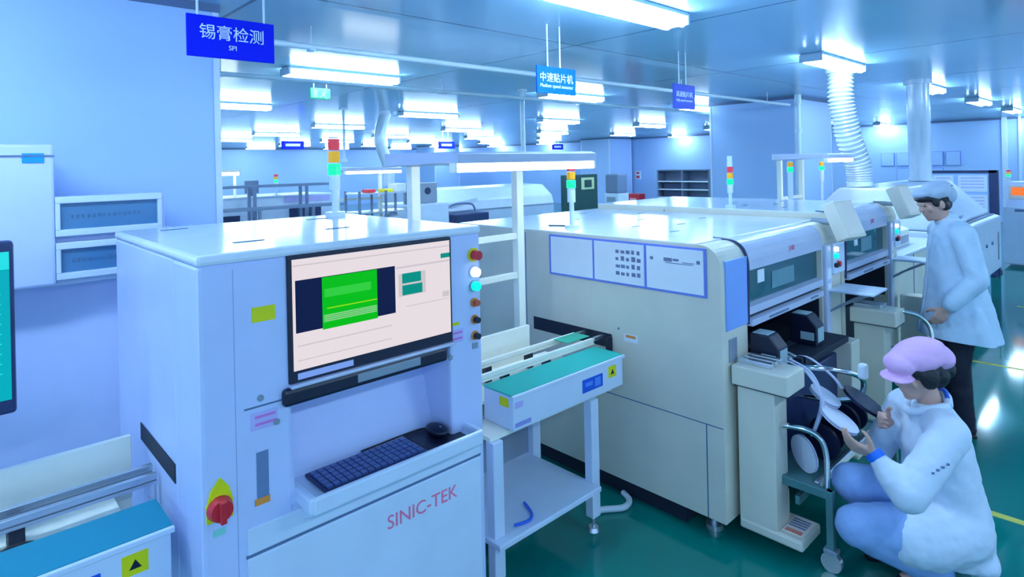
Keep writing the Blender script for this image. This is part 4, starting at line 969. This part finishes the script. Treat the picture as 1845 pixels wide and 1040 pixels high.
b.limb([(-.085, -.0, .23), (-.11, .22, .265), LK, LK.lerp(LA, .35), LA], [.090, .080, .058, .056, .038]); b.limb([LA - Vector((0, .02, .03)), LA + Vector((0, .13, -.055))], [.036, .030])
b.limb([(.085, -.0, .25), (.085, .18, .32), RK, RK.lerp(RA, .35), RA], [.090, .080, .058, .056, .038]); b.limb([RA - Vector((0, .03, .02)), RA + Vector((0, .13, -.045))], [.036, .030])
fuse(b, 'body', SKIN, wom, .0065, 5, .5); eyes(wom, HW, HRW)
b = MB(); c = HW; HR = HRW
he((0, -.035, .02), (.082, .087, .08)); he((0, -.075, -.03), (.074, .060, .066)); he((.0, -.125, -.02), (.060, .05, .050)); 
for s in (-1, 1): he((s * .070, -.01, -.005), (.022, .045, .055)); he((s * .062, .035, .03), (.016, .024, .034))
fuse(b, 'hair', HAIR, wom, .006, 3, .5)
b = MB()
he((0, -.03, .070), (.104, .120, .068)); he((0, -.115, .040), (.090, .060, .060)); he((0, .06, .062), (.082, .060, .048)); he((0, -.05, .09), (.098, .100, .050))
for a in range(-5, 6):
    aa = a * .16; b.ell(c + HR @ Vector((math.sin(aa) * .085, .03 + math.cos(aa) * .085, .022 - .006 * abs(a) * .3)), (.026, .042, .009), 12, 0, HR)
fuse(b, 'cap', CAPP, wom, .006, 5, .6, .006, .05)
b = MB()
b.loft([((0, -.01, .115), .18, .15), ((0, -.012, .18), .20, .165), ((0, -.01, .28), .195, .165, -.05), ((0, .0, .39), .182, .150, -.08), ((0, .015, .50), .175, .135, -.12), ((0, .03, .60), .178, .128, -.15), ((0, .035, .69), .165, .108, -.2), ((0, .045, .75), .105, .080, -.2), ((0, .05, .785), .072, .064, -.1)], 32)
b.limb([(-.09, .055, .71), WSL, (WSL + WEL) / 2, WEL, WEL.lerp(WWL, .5), WEL.lerp(WWL, .74)], [.082, .080, .076, .072, .058, .046])
b.limb([(.09, .055, .715), WSR, (WSR + WER) / 2, WER, WER.lerp(WWR, .5), WER.lerp(WWR, .86)], [.082, .078, .072, .068, .056, .046])
b.limb([(-.10, .0, .26), (-.125, .14, .245), (-.13, .22, .25)], [.136, .134, .124]); b.limb([(.10, .0, .28), (.11, .12, .30)], [.13, .125])
b.ell((-.07, -.07, .14), (.14, .09, .07), 16)
fuse(b, 'coat', COAT2, wom, .009, 5, .6, .016, .06)
k = MB()
k.tube([(-.072, .01, .79), (-.068, .085, .775), (-.02, .135, .745), (.03, .135, .745), (.068, .085, .775), (.072, .01, .795), (0, -.02, .815), (-.072, .01, .79)], .018, 8)
k.build('collar', COAT2, wom)
k = MB().tube([(-.05, .0, .815), (0, -.018, .832), (.05, .0, .815)], .010, 8); k.build('neck_ribbon', BLUECAB, wom)
b = MB(); b.limb([(-.09, .02, .24), (-.115, .22, .265), LK, LK.lerp(LA, .4), LA + Vector((0, 0, -.01))], [.115, .112, .086, .084, .070]); fuse(b, 'trouser_leg', JEANS, wom, .009, 6, .5, .014, .07)
b = MB(); b.limb([(.09, .02, .26), (.085, .18, .32), RK, RK.lerp(RA, .4), RA + Vector((0, 0, -.005))], [.112, .108, .084, .080, .066]); fuse(b, 'trouser_leg', JEANS, wom, .009, 6, .5, .014, .07)
for A in (LA, RA):
    b = MB(); b.limb([A + Vector((0, -.035, -.045)), A + Vector((0, .05, -.062)), A + Vector((0, .14, -.065))], [.042, .040, .032]); fuse(b, 'shoe', SHOE, wom, .006, 5, .5)
q = WEL.lerp(WWL, .95); d = (WWL - WEL).normalized()
k = MB().cyl(q - d * .016, q + d * .016, .037, n=22); k.build('wristband', mat('wristband_blue', (.0, .16, .85), .5), wom)
k = MB(); Q = (WSL + WEL) / 2
for i in range(4): k.box(Q.x - .079, Q.x - .073, Q.y - .035 + i * .02, Q.y - .024 + i * .02, Q.z + .035 - i * .012, Q.z + .043 - i * .012)
k.build('sleeve_print', INK, wom)

bpy.data.materials.get('wall_panel')
